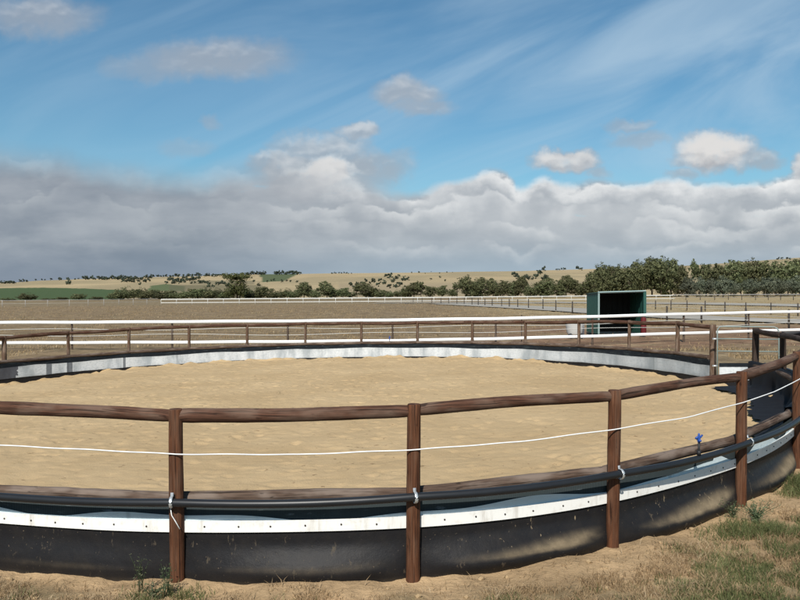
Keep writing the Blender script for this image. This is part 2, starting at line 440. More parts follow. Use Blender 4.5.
def polar_ground():
    az = np.concatenate([np.radians(np.linspace(-52, 52, 560)), np.radians(np.linspace(54, 306, 64))])
    d = [0.4]
    while d[-1] < 5200:
        k = 1.0105 if 4.8 < d[-1] < 12 else (1.05 if d[-1] < 4.8 else 1.013)
        d.append(d[-1]*k)
    d = np.array(d)
    A, Dd = np.meshgrid(az, d, indexing='ij')
    X = (np.sin(A)*Dd).ravel(); Y = (np.cos(A)*Dd).ravel()
    Z = gz(X, Y)
    q = qof(X, Y)
    near = (Y > -3) & (Y < 30)
    lump = (fbm(X/.55, Y/.55, 3, 4)-.5)*.10 + (fbm(X/.13, Y/.13, 8, 3)-.5)*.035
    wall = np.exp(-((q-.12)/.28)**2)
    Z = Z + np.where(near, lump*(.35+.9*np.exp(-(q/.7)**2)), (fbm(X/1.4, Y/1.4, 12, 3)-.5)*.12*(Y < 300))
    Z = Z + np.where(near, wall*(-.012+.12*(fbm(X/.9, Y/.9, 21, 3)-.5)), 0)
    Z = np.where(near & (q < -.25), Z-.35, Z)
    v = np.stack([X, Y, Z], 1)
    na, nd = len(az), len(d)
    i = np.arange(na)[:, None]; j = np.arange(nd-1)[None, :]; i2 = (i+1) % na
    quads = np.stack([i*nd+j, i*nd+j+1, i2*nd+j+1, i2*nd+j], 2).reshape(-1, 4)
    me = fast_mesh('ground', v, quads=quads)
    c, st = field_colours(X, Y); set_col(me, 'Col', c)
    a = me.attributes.new('Stub', 'FLOAT', 'POINT'); a.data.foreach_set('value', st.astype(np.float32))
    me.materials.append(M['ground'])
    tag(link('ground', me), None, None, kind='structure')
polar_ground()
def ground_at(x, y): return float(gz(np.array([x]), np.array([y]))[0])

# gravel training tracks
def ribbon(name, pts, widths, lift):
    P = np.array(pts, float); t = np.linspace(0, 1, len(P)); tt = np.linspace(0, 1, 90)
    X = np.interp(tt, t, P[:, 0]); Y = np.interp(tt, t, P[:, 1]); W = np.interp(tt, t, widths)
    T = np.gradient(np.stack([X, Y], 1), axis=0); T /= np.linalg.norm(T, axis=1)[:, None]
    Nn = np.stack([-T[:, 1], T[:, 0]], 1)
    rows = []
    for s in np.linspace(-.5, .5, 9):
        wob = (fbm(tt*14, np.full_like(tt, s*5), 4, 3)-.5)*W*.2*(abs(s) > .45)
        x = X+Nn[:, 0]*(W*s+wob); y = Y+Nn[:, 1]*(W*s+wob)
        rows.append(np.stack([x, y, gz(x, y)+lift+.05*(1-(2*s)**2)], 1))
    v = np.stack(rows, 1)
    mb = MB(); mb.add(v, grid_faces(90, 9)); o = mb.build(name, M['gravel'])
    tag(o, None, None, kind='structure')
def gp(px, d): return ((px-400)/F*d, d)
ribbon('gravel_path', [gp(1050, 60), gp(900, 82), gp(800, 104), gp(720, 122), gp(640, 140), gp(560, 155), gp(470, 165), gp(380, 172)], [7, 9, 11, 13, 14, 14, 12, 10], .10)
ribbon('gravel_path', [gp(1000, 44), gp(900, 50), gp(800, 55), gp(700, 63), gp(600, 80), gp(520, 108), gp(450, 150)], [4.5, 5, 5, 6, 7, 8, 8], .10)

# ------------------------------------------------------------------ the round pen
def hit(px, far=True):
    return hit_r(px, far, R)
def hit_r(px, far, r0):
    a = (px-400)/F; k = 1+a*a; bq = -2*(a*PCX+PCY); e = 0.0
    for _ in range(12):
        rr_ = r0+e; cq = PCX**2+PCY**2-rr_*rr_
        s = math.sqrt(max(0, bq*bq-4*k*cq)); d = (-bq+(s if far else -s))/(2*k)
        e = .5*e+.5*dl(math.atan2(d-PCY, a*d-PCX))
    return a*d, d
POSTS = []   # theta, top z, radius, kind
def addpost(px, y, far, rad):
    x, d = hit(px, far); th = math.atan2(d-PCY, x-PCX)
    POSTS.append([th, CAMZ-(y-HY)*d/F, rad])
for px, y, rad in [(4, 336, .066), (68, 331, .05), (129, 327.5, .05), (189, 325, .046), (247, 323.5, .046), (305.5, 322, .046), (361.5, 321.5, .046),
                   (417.5, 321, .046), (472.5, 320.5, .047), (525.5, 320.3, .047), (579, 320.0, .048), (629.5, 320.2, .046), (678, 321, .05),
                   (713, 324.6, .072), (756, 328, .062), (783, 332.6, .055)]:
    addpost(px, y, True, rad)
nf = len(POSTS)
for px, y, rad in [(798, 351.5, .056), (742, 371.5, .054), (615, 390, .056), (414, 404, .054), (175.5, 409, .054)]:
    addpost(px, y, False, rad)
def fill(t0, t1, z0, z1):
    k = max(1, round(abs(t1-t0)/.192))
    for i in range(1, k):
        t = t0+(t1-t0)*i/k; POSTS.append([t, TILT*(PCX+R*math.cos(t))+1.385+(.05 if t > PI else 0), .052])
tl, tr = POSTS[0][0], POSTS[nf-1][0]
tn0, tn1 = POSTS[nf][0], POSTS[-1][0]
fill(tr, tn0, 0, 0); fill(tl, tn1+2*PI, 0, 0)
for p_ in POSTS: p_[0] = p_[0] % (2*PI)
POSTS.sort(key=lambda q: q[0])
def PP(th, r, h):
    r += dl(th); x = PCX+r*math.cos(th); y = PCY+r*math.sin(th); return (x, y, TILT*x+h)
TH_G0 = math.atan2(hit(756)[1]-PCY, hit(756)[0]-PCX) % (2*PI)   # gate opening
TH_G1 = math.atan2(hit(713)[1]-PCY, hit(713)[0]-PCX) % (2*PI)
TH_R = math.atan2(hit(798, False)[1]-PCY, hit(798, False)[0]-PCX) % (2*PI)
pen = empty('round_pen', (PCX, PCY, TILT*PCX), 'round timber post and rail yard lined with black belting around a bed of sand', 'horse pen')
def bay(th):
    """position 0..1 inside its bay and index"""
    ts = [q[0] for q in POSTS]
    th = th % (2*PI)
    for i in range(len(ts)):
        a = ts[i]; b2 = ts[(i+1) % len(ts)]
        if i == len(ts)-1:
            b2 += 2*PI
            if th < ts[0]: th += 2*PI
        if a <= th < b2: return (th-a)/(b2-a), i
    return 0, 0
for i, (th, zt, rad) in enumerate(POSTS):
    x, y, _ = PP(th, R, 0); zb = TILT*x-.25
    mb = MB(); k = 14
    lean = (random.uniform(-.014, .014), random.uniform(-.014, .014)); rad *= random.uniform(.95, 1.06)
    zs = np.linspace(zb, zt-.006, k); zs = np.append(zs, zt)
    pts = [(x+lean[0]*(zt-z), y+lean[1]*(zt-z), z) for z in zs]
    rs = [rad*(1.05-.07*j/k) for j in range(k)]+[rad*.90]
    mb.tube(pts, rs, 16, lump=.15, seed=i+1)
    mb.build('post', M['darkwood' if (th < .02 or th > 6.0 or 2.68 < th < 3.4) else 'post' if math.sin(th) < .1 else 'palepost'], pen, auto=50)
# top and bottom rails, one log per bay
for i in range(len(POSTS)):
    t0, z0, r0 = POSTS[i]; t1, z1, r1 = POSTS[(i+1) % len(POSTS)]
    if i == len(POSTS)-1: t1 += 2*PI
    gate = abs((t0 % (2*PI))-TH_G0) < .02 or abs(t0-TH_G0) < .02
    L = (t1-t0)*R
    if not gate:
        rad = random.uniform(.047, .056); e0 = .6*r0/L; e1 = .6*r1/L
        flip = random.random() < .5
        mb = MB(); pts = []; rs = []
        a = np.array(PP(t0, R-.018, 0)); b2 = np.array(PP(t1, R-.018, 0)); a[2] = z0-.055; b2[2] = z1-.058
        bow = random.uniform(-.022, .016); side = random.uniform(-.01, .01)
        for s in np.linspace(e0, 1-e1, 22):
            p = a*(1-s)+b2*s; p[2] += bow*math.sin(PI*s); p[:2] += np.array([math.cos(t0), math.sin(t0)])*side*math.sin(2*PI*s)
            pts.append(p); rs.append(rad*(1.05-.1*(s if flip else 1-s)))
        rs[0] *= .93; rs[-1] *= .93
        mb.tube(pts, rs, 16, lump=.16, seed=i+41)
        mb.build('top_rail', M['darkwood' if t0 % (2*PI) > 5.72 or 2.68 < t0 < 3.4 else 'rail'], pen, auto=50)
    # bottom rail behind the posts
        mb = MB(); a = np.array(PP(t0, R-.112, .640)); b2 = np.array(PP(t1, R-.112, .640))
        rad = random.uniform(.047, .052)
        pts = [a*(1-s)+b2*s+np.array([0, 0, random.uniform(-.003, .003)]) for s in np.linspace(-.004, 1.004, 16)]
        mb.tube(pts, [rad*(1.03-.06*j/15) for j in range(16)], 14, lump=.08, seed=i+91)
        mb.build('bottom_rail', M['greyrail'], pen, auto=50)
def surf(name, ths, hs, rf, mm, attrs=None, zf=None):
    """sheet hung round the ring: rf(th,h)->radius, zf(th,h)->height"""
    v = []; at = []; ex = {k: [] for k in (attrs or {})}
    for th in ths:
        for h in hs:
            hh = zf(th, h) if zf else h
            r = rf(th, hh if zf else h)
            v.append(PP(th, r, hh)); at.append((th*R, hh, 0))
            for k, fn in (attrs or {}).items(): ex[k].append(fn(th, hh, h))
    mb = MB(); mb.add(v, grid_faces(len(ths), len(hs)), at)
    o = mb.build(name, mm, pen)
    for k, q in ex.items():
        a = o.data.attributes.new(k, 'FLOAT', 'POINT'); a.data.foreach_set('value', np.array(q, np.float32))
    return o
f1 = lambda fn: (lambda *a: float(fn(*a)))
NEAR = np.linspace(math.radians(212), TH_G0+2*PI if TH_G0 < PI else TH_G0, 620)
NEAR = NEAR[NEAR < (2*PI+.2)]
def _h1(i, j, s):
    n_ = (i*374761393+j*668265263+s*974634777) & 0xFFFFFFFF
    n_ = ((n_ ^ (n_ >> 13))*1274126177) & 0xFFFFFFFF
    return ((n_ ^ (n_ >> 16)) & 0xFFFF)/65535.0
def v1(x, y, s, o=3):
    t = 0; a_ = .5; nn_ = 0
    for k in range(o):
        X_ = x*2**k; Y_ = y*2**k; i = math.floor(X_); j = math.floor(Y_); u = X_-i; v = Y_-j; u = u*u*(3-2*u); v = v*v*(3-2*v); q = s+k*17
        t += a_*((_h1(i, j, q)*(1-u)+_h1(i+1, j, q)*u)*(1-v)+(_h1(i, j+1, q)*(1-u)+_h1(i+1, j+1, q)*u)*v); nn_ += a_; a_ *= .5
    return t/nn_
def ss(a, b, x):
    t = min(1, max(0, (x-a)/(b-a))); return t*t*(3-2*t)
# outside: shade cloth, pale sheet with a wavy top, batten with screws, belting
surf('shade_cloth', NEAR, np.linspace(.40, .61, 7), lambda t, h: R-.060+.010*v1(t*14, h*9, 5), M['cloth'])
def wavy(t, k):
    s, i = bay(t)
    top = .507+.026*math.sin(t*R*2.9+1.3*math.sin(t*7))+.014*math.sin(t*R*5.3+2)
    if t > TH_R-.26: top += .015+.05*math.sin(t*R*5)
    return .42+(max(top, .478)-.42)*k
surf('white_sheet', NEAR, np.linspace(0, 1, 5), lambda t, h: R-.0425+.003*math.sin(t*R*4), M['paleweave'], {'grime': lambda t, hh, h: 0.1}, zf=wavy)
BH0, BH1 = .385, .478
mb = MB(); vv = []; at = []
for t in NEAR:
    dz = .006*math.sin(t*R*1.7)
    for (r, h) in ((R-.040, BH0+dz), (R-.028, BH0+dz), (R-.028, BH1+dz), (R-.040, BH1+dz)):
        vv.append(PP(t, r, h)); at.append((t*R, h, 0))
fc = []
for i in range(len(NEAR)-1):
    for j in range(4): fc.append((i*4+j, (i+1)*4+j, (i+1)*4+(j+1) % 4, i*4+(j+1) % 4))
mb.add(vv, fc, at); batten = mb.build('batten', M['batten'], pen, smooth=False)
t = math.radians(236)
cnt = 0
while t < TH_R+.1:
    if min(abs(t-q[0]) for q in POSTS)*R > .08:
        c = np.array(PP(t, R-.027, .432+.006*math.sin(t*R*1.7)+random.uniform(-.006, .006)))
        nrm = np.array([math.cos(t), math.sin(t), 0])
        mb = MB(); mb.tube([c-nrm*.003, c+nrm*.003, c+nrm*.006], [.008, .0075, .003], 8)
        mb.build('screw', M['darkpost'], batten); cnt += 1
    t += .0268+random.uniform(-.0025, .0025)
def bulge(t, h):
    s, i = bay(t)
    right = ss(4.75, 5.05, t)
    amp = .045+.095*right+.03*(v1(t*6, 0, 33)-.5)
    pr = ss(.30, .07, h)*(1-.50*ss(.07, -.06, h))
    b_ = amp*(math.sin(PI*s)**.6)*pr
    b_ += .012*(v1(t*22, h*5, 9)-.5)*pr + .010*(v1(t*60, h*14, 19)-.5)*pr
    if s < .5: b_ = min(b_, .02+abs(s)*.8)
    return R-.050+b_
def dust(t, hh, h):
    e = .02; slope = (bulge(t, hh-e)-bulge(t, hh+e))/(2*e)
    right = ss(4.78, 5.10, t)
    s, i = bay(t)
    up = .075+.085*right*ss(.05, .9, s)+.05*ss(5.12, 5.3, t)                       # the dust climbs towards the right end of each bay
    w = ss(.05, .75, slope)*ss(up+.10, up-.07, hh)*(.10+.80*right)*(.5+.7*v1(t*5, 3, 44))
    w += ss(.04, -.03, hh)*.20
    w += (.06+.40*v1(t*4, 9, 64))*math.exp(-((hh-(.09+.06*(v1(t*7, 1, 54)-.5)))/.035)**2)*(1-right)*math.sin(PI*s)
    return min(1, max(0, w))
def splash(t, hh, h):
    s, i = bay(t)
    return 1.0 if (5.05 < t < 5.36 and s > .25 and .16 < hh < .38) else .22
surf('rubber_belt', NEAR, np.linspace(.43, -.12, 30), bulge, M['belt'], {'dust': dust, 'splash': splash})
# inside of the far half: dark cloth over white sheet over dark belting
LEFT = math.radians(205)
TH_GREY = math.atan2(hit(13)[1]-PCY, hit(13)[0]-PCX)
FARA = np.linspace(TH_G1-.016, LEFT, 420)
def inr(t, h): return R-.166-.012*v1(t*16, h*5, 71)
surf('shade_cloth', FARA, np.linspace(.44, .60, 6), lambda t, h: inr(t, h)+.004, M['darkcloth'], zf=lambda t, h: h+.012*(v1(t*20, 2, 3)-.5)+.0)
def grime(t, hh, h):
    a = float(sm(1.05, .5, t))*.62
    return min(1, max(0, a+.5*(v1(t*26, hh*3, 81)-.45)+.25*float(sm(.25, .17, hh))))
def wb(t, k):
    lo = .185-.03*v1(t*14, 1, 8); hi = .470+.012*math.sin(t*23)+.03*(v1(t*12, 5, 91)-.5)
    return lo+(hi-lo)*k
surf('white_sheet', np.linspace(TH_G1-.016, TH_GREY+.003, 340), np.linspace(0, 1, 7), lambda t, h: inr(t, h)-.006, M['sheet'], {'grime': grime}, zf=wb)
surf('grey_sheet', np.linspace(TH_GREY-.004, LEFT, 60), np.linspace(0, 1, 6), lambda t, h: inr(t, h)-.006, M['greysheet'], {'grime': lambda t, hh, h: .1}, zf=wb)
surf('rubber_belt', FARA, np.linspace(.20, -.15, 6), lambda t, h: inr(t, h)+.006, M['belt'], {'dust': lambda t, hh, h: .15*v1(t*11, hh*9, 7), 'splash': lambda *a: .0})
# dark bands painting the post shadows that show through the white sheet
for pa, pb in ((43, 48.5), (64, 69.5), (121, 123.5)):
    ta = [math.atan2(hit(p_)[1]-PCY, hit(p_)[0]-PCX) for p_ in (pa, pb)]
    surf('post_shadow_band', np.linspace(ta[1], ta[0], 5), np.linspace(0, 1, 7), lambda t, h: inr(t, h)-.010, M['shadowsheet'], {'grime': lambda *a: .1}, zf=lambda t, k: wb(t, k*1.0))
# loose black sheet sagging inside the near right bays, its ragged hem lying on the sand
RB = np.linspace(TH_R+.015, TH_G0-.004 if TH_G0 > PI else TH_G0+2*PI-.004, 260)
vv = []; at = []
for t in RB:
    fold = .05*math.sin(t*R*5.1)+.035*math.sin(t*R*9.7+1)
    hem = .25+.50*v1(t*9, 3, 5, 4)+.25*(v1(t*55, 4, 6, 3)-.5)
    hem *= .25+.75*ss(TH_R, TH_R+.12, t)
    prof = [(.0, .56), (.0, .69), (-.05, .705), (-.11, .69), (-.122, .58), (-.128-.5*fold*.3, .45), (-.14-fold*.6, .32), (-.17-fold, .21), (-.22-fold, .185), (-.24-hem*.5, .185), (-.25-hem, .18)]
    for (dr, h) in prof:
        r = R-.06+dr
        x, y, _ = PP(t, r, 0)
        hh = h+ (.012*v1(t*40, h*9, 2) if h < .2 else 0)
        vv.append((x, y, TILT*x+hh+.012)); at.append((t*R, h, 0))
mb = MB(); mb.add(vv, grid_faces(len(RB), 11), at)
bs = mb.build('black_sheet', M['blackfilm'], pen)
for k in ('dust', 'splash'):
    a = bs.data.attributes.new(k, 'FLOAT', 'POINT'); a.data.foreach_set('value', np.zeros(len(vv), np.float32))

# the sand bed, trodden into lumps
def sandbed():
    nth, nr = 720, 330
    th = np.linspace(0, 2*PI, nth, endpoint=False); rad = np.linspace(0.02, R-.172, nr)
    T, Q = np.meshgrid(th, rad, indexing='ij'); T = T.ravel(); Q = Q.ravel()
    Qs = Q+np.interp(np.degrees(T)+360, np.arange(1080), _tb)*(Q/R)**2
    X = PCX+Qs*np.cos(T); Y = PCY+Qs*np.sin(T)
    edge = .175-.19*sm(2.05, 2.75, T)*(1-sm(3.6, 4.2, T))-.11*sm(1.0, .45, T)*(T < 1.5)-.02*(T > 5.4)
    w = sm(R-2.2, R-.2, Q)
    h = .165*(1-w)+edge*w
    h += (fbm(X/.9, Y/.9, 2, 3)-.5)*.04+(fbm(X/.24, Y/.24, 12, 3)-.5)*.014+(fbm(X/.09, Y/.09, 22, 2)-.5)*.016
    # hoof prints
    hp = np.random.default_rng(5)
    for _ in range(3200):
        a_ = hp.uniform(0, 2*PI); q_ = (R-.3)*math.sqrt(hp.uniform(.02, 1)) if hp.random() < .5 else hp.normal(R-1.5, .5)
        q_ = min(q_, R-.3); rr0 = hp.uniform(.05, .085); dp = hp.uniform(.008, .026)
        ia = int(a_/(2*PI)*720); wa = max(2, int(3*rr0/max(q_, .4)/(2*PI)*720)+1)
        ids = ((np.arange(ia-wa, ia+wa+1) % 720)[:, None]*330+np.clip(np.arange(int(q_/(R-.172)*330)-9, int(q_/(R-.172)*330)+10), 0, 329)[None, :]).ravel()
        x_, y_ = PCX+q_*math.cos(a_), PCY+q_*math.sin(a_)
        e_ = ((X[ids]-x_)**2+(Y[ids]-y_)**2)/rr0**2
        np.add.at(h, ids, -dp*np.exp(-e_*1.4)+dp*.28*np.exp(-(np.sqrt(e_)-1.5)**2*4))
    pr = fbm(X/.32, Y/.32, 52, 2); h -= .014*sm(.62, .72, pr)*(1+1.2*sm(R-2.5, R-.8, Q))
    rim = sm(R-.9, R-.25, Q); h += rim*(fbm(X/.34, Y/.34, 32, 3)-.55)*.24
    v = np.stack([X, Y, TILT*X+h], 1)
    i = np.arange(nth)[:, None]; j = np.arange(nr-1)[None, :]; i2 = (i+1) % nth
    quads = np.stack([i*nr+j, i*nr+j+1, i2*nr+j+1, i2*nr+j], 2).reshape(-1, 4)
    me = fast_mesh('sand_bed', v, quads=quads); me.materials.append(M['sand'])
    tag(link('sand_bed', me), None, None, kind='structure')
sandbed()

# ------------------------------------------------------------------ water pipe with clamps and sprinklers
pipe = empty('water_pipe', PP(math.radians(270), R+.1, .67), 'black poly water pipe clamped along the outside of the round pen posts', 'water pipe')
PR = R+.092
def pipe_h(t): return .672-.017*math.sin((t-4.71)*5)*0
P0 = math.radians(205); P1 = TH_G0 if TH_G0 > PI else TH_G0+2*PI
ts = np.linspace(P0, P1-.02, 320)
mb = MB()
pts = []
for t in ts:
    s, i = bay(t); pts.append(np.array(PP(t, PR, .660-.012*math.sin(PI*s)+.006*math.sin(t*9))))
mb.tube(pts, .033, 14, seed=3); mb.build('pipe', M['pipe'], pipe, auto=60)
# far half of the pipe run, hidden low behind the liner
mb = MB(); mb.tube([PP(t, PR, .50) for t in np.linspace(TH_G1+.03, P0-.02, 160)], .0385, 10); mb.build('pipe', M['pipe'], pipe, auto=60)
for th, zt, rad in POSTS:
    if math.radians(235) < th < TH_R+.05:
        s = .012 * random.choice((-1, 1))/R
        c = np.array(PP(th-.0016, PR, .660)); rd = np.array([math.cos(th), math.sin(th), 0]); u = np.array([0, 0, 1.])
        mb = MB()
        loop = [c+rd*(.043*math.cos(a))+u*(.043*math.sin(a)) for a in np.linspace(-PI*.75, PI*.62, 14)]
        loop.append(loop[-1]+u*.03-rd*.004)
        mb.tube(loop, .010, 8, flat=(1.3, .35))
        mb.build('clamp', M['galv'], pipe)
def sprinkler(px, far, hp, top):
    x, d = hit(px, far); th = math.atan2(d-PCY, x-PCX)
    x, y, zz = PP(th, PR, hp)
    o = MB(); H = top-hp; k_ = .72
    o.tube([(x, y, zz), (x, y, zz+H*.62)], .011, 8); o.tube([(x, y, zz+H*.05), (x, y, zz+H*.25)], .02, 8)
    st = o.build('riser', M['blackplastic'], pipe)
    o = MB()
    o.tube([(x, y, zz+H*.6), (x, y, zz+H*.66), (x, y, zz+H*.95), (x, y, zz+H)], [.012, .017, .011, .008], 8)
    o.tube([(x-.036, y-.01, zz+H*.78), (x-.015, y, zz+H*.84), (x+.015, y, zz+H*.84), (x+.036, y+.01, zz+H*.92)], [.009, .010, .010, .008], 8)
    o.tube([(x, y-.035, zz+H*.7), (x, y+.03, zz+H*.72)], [.011, .014], 8)
    o.build('sprinkler_head', M['blue'], pipe)
sprinkler(691, False, .668, .885); sprinkler(776.5, True, .668, .93); sprinkler(389, True, .50, .86)
sprinkler(424, True, .50, .60)

# ------------------------------------------------------------------ white cord tied along the posts
mb = MB(); pts = []
cp = [(-120, 436), (0, 445.5), (60, 448.5), (120, 451.5), (175.5, 454.5), (300, 454.8), (414, 450), (520, 442), (615, 429.5), (690, 417), (742, 403), (776, 391.5), (798, 380.5), (812, 371)]
cx_ = np.array([c[0] for c in cp]); cy_ = np.array([c[1] for c in cp])
for px in np.linspace(-120, 812, 150):
    _, d = hit_r(px, False, R+.062); a = (px-400)/F
    pts.append((a*d, d, CAMZ-(np.interp(px, cx_, cy_)-HY)*d/F+.002*math.sin(px*.09)))
mb.tube(pts, .0055, 7); cord = mb.build('electric_cord', M['cord'])
tag(cord, 'thin white cord tied along the front of the near pen posts above the pipe', 'cord')

# loose white twine hanging at the second post
x, d = hit(172, False); th = math.atan2(d-PCY, x-PCX)
mb = MB(); mb.tube([PP(th, R+.066, .60), PP(th+.001, R+.072, .55), PP(th+.004, R+.066, .50), PP(th+.0075, R+.064, .44)], .004, 6)
tag(mb.build('twine', M['cord']), 'short pale twine hanging under the pipe clamp on the leftmost near post', 'twine')

# ------------------------------------------------------------------ gate
def zat(y, d): return CAMZ-(y-HY)*d/F
def gpt(px, y):
    d = 17.04-.30*(px-717)/62
    return np.array([(px-400)/F*d, d, zat(y, d)])
g0 = gpt(717, 386); gate = empty('pen_gate', tuple(g0), 'pale metal tube gate hung on the thick post at the right of the round pen', 'gate')
pts = [gpt(717.5, 386), gpt(717.5, 332), gpt(718, 329), gpt(719.5, 327.2), gpt(722, 326.4), gpt(740, 326.6), gpt(760, 326.8), gpt(774, 327), gpt(777, 328), gpt(778.6, 330.5), gpt(779, 334), gpt(779.2, 388)]
mb = MB(); mb.tube(pts, .015, 10); mb.build('gate_frame', M['gate'], gate)
for y in (339, 351.3, 388):
    mb = MB(); mb.tube([gpt(717.5, y-.3), gpt(779, y+.4)], .012, 8); mb.build('gate_bar', M['gate'], gate)
for y in (339, 366):
    mb = MB(); mb.tube([gpt(712.6, y), gpt(717.5, y)], .022, 8); mb.build('hinge', M['galv'], gate)
def strip(name, y0, y1, off, mm, xs=(719, 766)):
    mb = MB(); v = []; at = []
    for px in np.linspace(*xs, 24):
        for k in np.linspace(0, 1, 5):
            p = gpt(px, y0+(y1-y0)*k); p[1] -= off+.008*math.sin(px*.9); v.append(p); at.append((p[0], .3-.1*k, 0))
    mb.add(v, grid_faces(24, 5), at); return mb.build(name, mm, gate)
strip('dark_cloth', 363, 367.6, .022, M['darkcloth']); o = strip('pale_sheet', 367, 380, .028, M['sheet'])
strip('dark_cloth', 378, 389, .024, M['belt'])

# ------------------------------------------------------------------ fences
def fence(name, label, pts, hfun, posts, mpost, prad, rails, cat='fence', sq=False, post_name='post'):
    """pts: list of (x,y) ; rails: list of (fraction, radius, material, part name, flat)"""
    x0, y0 = pts[0]; root = empty(name, (x0, y0, ground_at(x0, y0)), label, cat)
    P = np.array(pts)
    L = np.concatenate([[0], np.cumsum(np.hypot(*np.diff(P, axis=0).T))])
    def at(s): return float(np.interp(s, L, P[:, 0])), float(np.interp(s, L, P[:, 1]))
    for s in posts:
        x, y = at(s); z = ground_at(x, y); H = hfun(s)*random.uniform(.97, 1.06)
        mb = MB(); mb.tube([(x, y, z-.3), (x, y, z+H*.5), (x, y, z+H)], prad*random.uniform(.9, 1.1), 8, lump=.1, seed=int(s*3) % 50)
        mb.build(post_name, mpost, root)
    for fr, rad, mm, nm, flat in rails:
        mb = MB(); q = []
        for s in np.linspace(0, L[-1], max(24, int(L[-1]/2.5))):
            x, y = at(s); q.append((x, y, ground_at(x, y)+hfun(s)*fr))
        mb.tube(q, rad, 8, flat=flat); mb.build(nm, mm, root, auto=50)
    return root, at, L
# near training-track fence: two flat white rails, two wires
NPX = [-260, 0, 100, 200, 300, 400, 500, 600, 700, 800, 1040]
UY = [324, 322.6, 322.3, 321.6, 321, 320, 318.6, 316.4, 313.7, 311.6, 307]
LY = [344.5, 343, 342.6, 342.2, 341.6, 340.6, 338.7, 336, 332.8, 329.7, 323]
DD = [33, 33, 33, 33, 33, 33, 33, 33.6, 35.5, 37.3, 41]
def nf_(px): d = float(np.interp(px, NPX, DD)); return (px-400)/F*d, d
x, y = nf_(400)
tf = empty('track_fence', (x, y, ground_at(x, y)), 'white two rail fence running right across the paddock just behind the round pen', 'fence')
pxs = np.linspace(-260, 1040, 110)
for Yt, nm in ((UY, 'white_rail'), (LY, 'white_rail')):
    mb = MB(); q = []
    for px in pxs:
        x, y = nf_(px); q.append((x, y, zat(float(np.interp(px, NPX, Yt)), y)+.006*math.sin(px*.06)))
    mb.tube(q, .069, 12, flat=(.42, 1.0)); mb.build(nm, M['white'], tf, auto=60)
for k in (.36, .64):
    mb = MB(); q = []
    for px in pxs:
        x, y = nf_(px); yy = float(np.interp(px, NPX, UY))*(1-k)+float(np.interp(px, NPX, LY))*k
        q.append((x, y+.06, zat(yy+.9*math.sin(px*.03+k*9), y)))
    mb.tube(q, .012, 6); mb.build('wire', M['wire'], tf)
for px, rad in [(-140, .045), (-35, .045), (71, .045), (171.5, .042), (287.5, .05), (392.5, .045), (496, .045), (522, .022), (593, .045), (684.5, .05), (749.5, .045), (830, .045), (910, .045)]:
    x, y = nf_(px); y += .085; zt = zat(float(np.interp(px, NPX, UY)), y)+(.03 if px != 522 else .14)
    mb = MB(); mb.tube([(x, y, ground_at(x, y)-.3), (x, y, (zt+ground_at(x, y))/2), (x, y, zt)], rad, 10, lump=.1, seed=int(abs(px)) % 31)
    mb.build('post', M['oldpost'], tf, auto=50)
# far white rails beyond the stubble paddock
fw = [gp(161, 182), gp(240, 180), gp(330, 178), gp(400, 178), gp(480, 180), gp(560, 185), gp(640, 190), gp(675, 192)]
Lf = np.sum(np.hypot(*np.diff(np.array(fw), axis=0).T))
fence('track_fence', 'distant white two rail fence in front of the tree belt behind the stubble paddock', fw, lambda s: 1.30, np.arange(0, Lf, 3.9), M['farwhite'], .05,
      [(.95, .11, M['farwhite'], 'white_rail', (.4, 1)), (.32, .08, M['farwhite'], 'white_rail', (.4, 1))])
fl = [gp(-150, 150), gp(0, 152), gp(80, 160), gp(158, 180)]
Lf = np.sum(np.hypot(*np.diff(np.array(fl), axis=0).T))
fence('wire_fence', 'thin grey post and wire fence at the far left edge of the paddock', fl, lambda s: 1.45, np.arange(0, Lf, 4.2), M['weathered'], .05,
      [(.96, .04, M['weathered'], 'top_rail', None), (.5, .018, M['wire'], 'wire', None)])
fd = [gp(400, 188), gp(440, 155), gp(456, 143), gp(472, 131), gp(500, 113), gp(543, 91), gp(573, 78), gp(617, 66.5), gp(667, 59), gp(701.5, 54.5), gp(746, 50.5), gp(789, 47), gp(880, 42), gp(960, 39)]
P = np.array(fd); Ld = np.concatenate([[0], np.cumsum(np.hypot(*np.diff(P, axis=0).T))])
def s_of(px):
    pp = 400+F*P[:, 0]/P[:, 1]; return float(np.interp(px, pp, Ld))
fence('paddock_fence', 'dark post and wire fence running diagonally from the distance behind the green shelter', fd, lambda s: 1.22,
      [s_of(q) for q in (415, 424, 433, 441, 449, 457, 464.5, 472, 479, 486, 493, 502, 511, 520, 530.5, 543, 557, 572.5, 590, 610, 634, 667, 701.5, 746, 789, 835, 890)], M['darkpost'], .065,
      [(.92, .012, M['wire'], 'wire', None), (.60, .012, M['wire'], 'wire', None), (.30, .012, M['wire'], 'wire', None)])
fe = [gp(640, 92), gp(687, 84), gp(725, 77), gp(771, 70), gp(840, 62), gp(930, 55)]
P = np.array(fe); Ld = np.concatenate([[0], np.cumsum(np.hypot(*np.diff(P, axis=0).T))])
fence('paddock_fence', 'second row of shorter dark posts between the two gravel tracks at right', fe, lambda s: 1.1,
      [s_of(q) for q in (643, 656.5, 672, 687, 706, 725, 747, 771, 800, 835, 880)], M['darkpost'], .06,
      [(.9, .010, M['wire'], 'wire', None), (.5, .010, M['wire'], 'wire', None)])
fr = [gp(672, 192), gp(720, 186), gp(760, 178), gp(800, 168), gp(900, 150)]
Lf = np.sum(np.hypot(*np.diff(np.array(fr), axis=0).T))
fence('rail_fence', 'grey rail fence in front of the big trees at the far right', fr, lambda s: 1.35, np.arange(0, Lf, 3.4), M['darkpost'], .08,
      [(.98, .085, M['weathered'], 'top_rail', None), (.5, .03, M['weathered'], 'wire', None)])

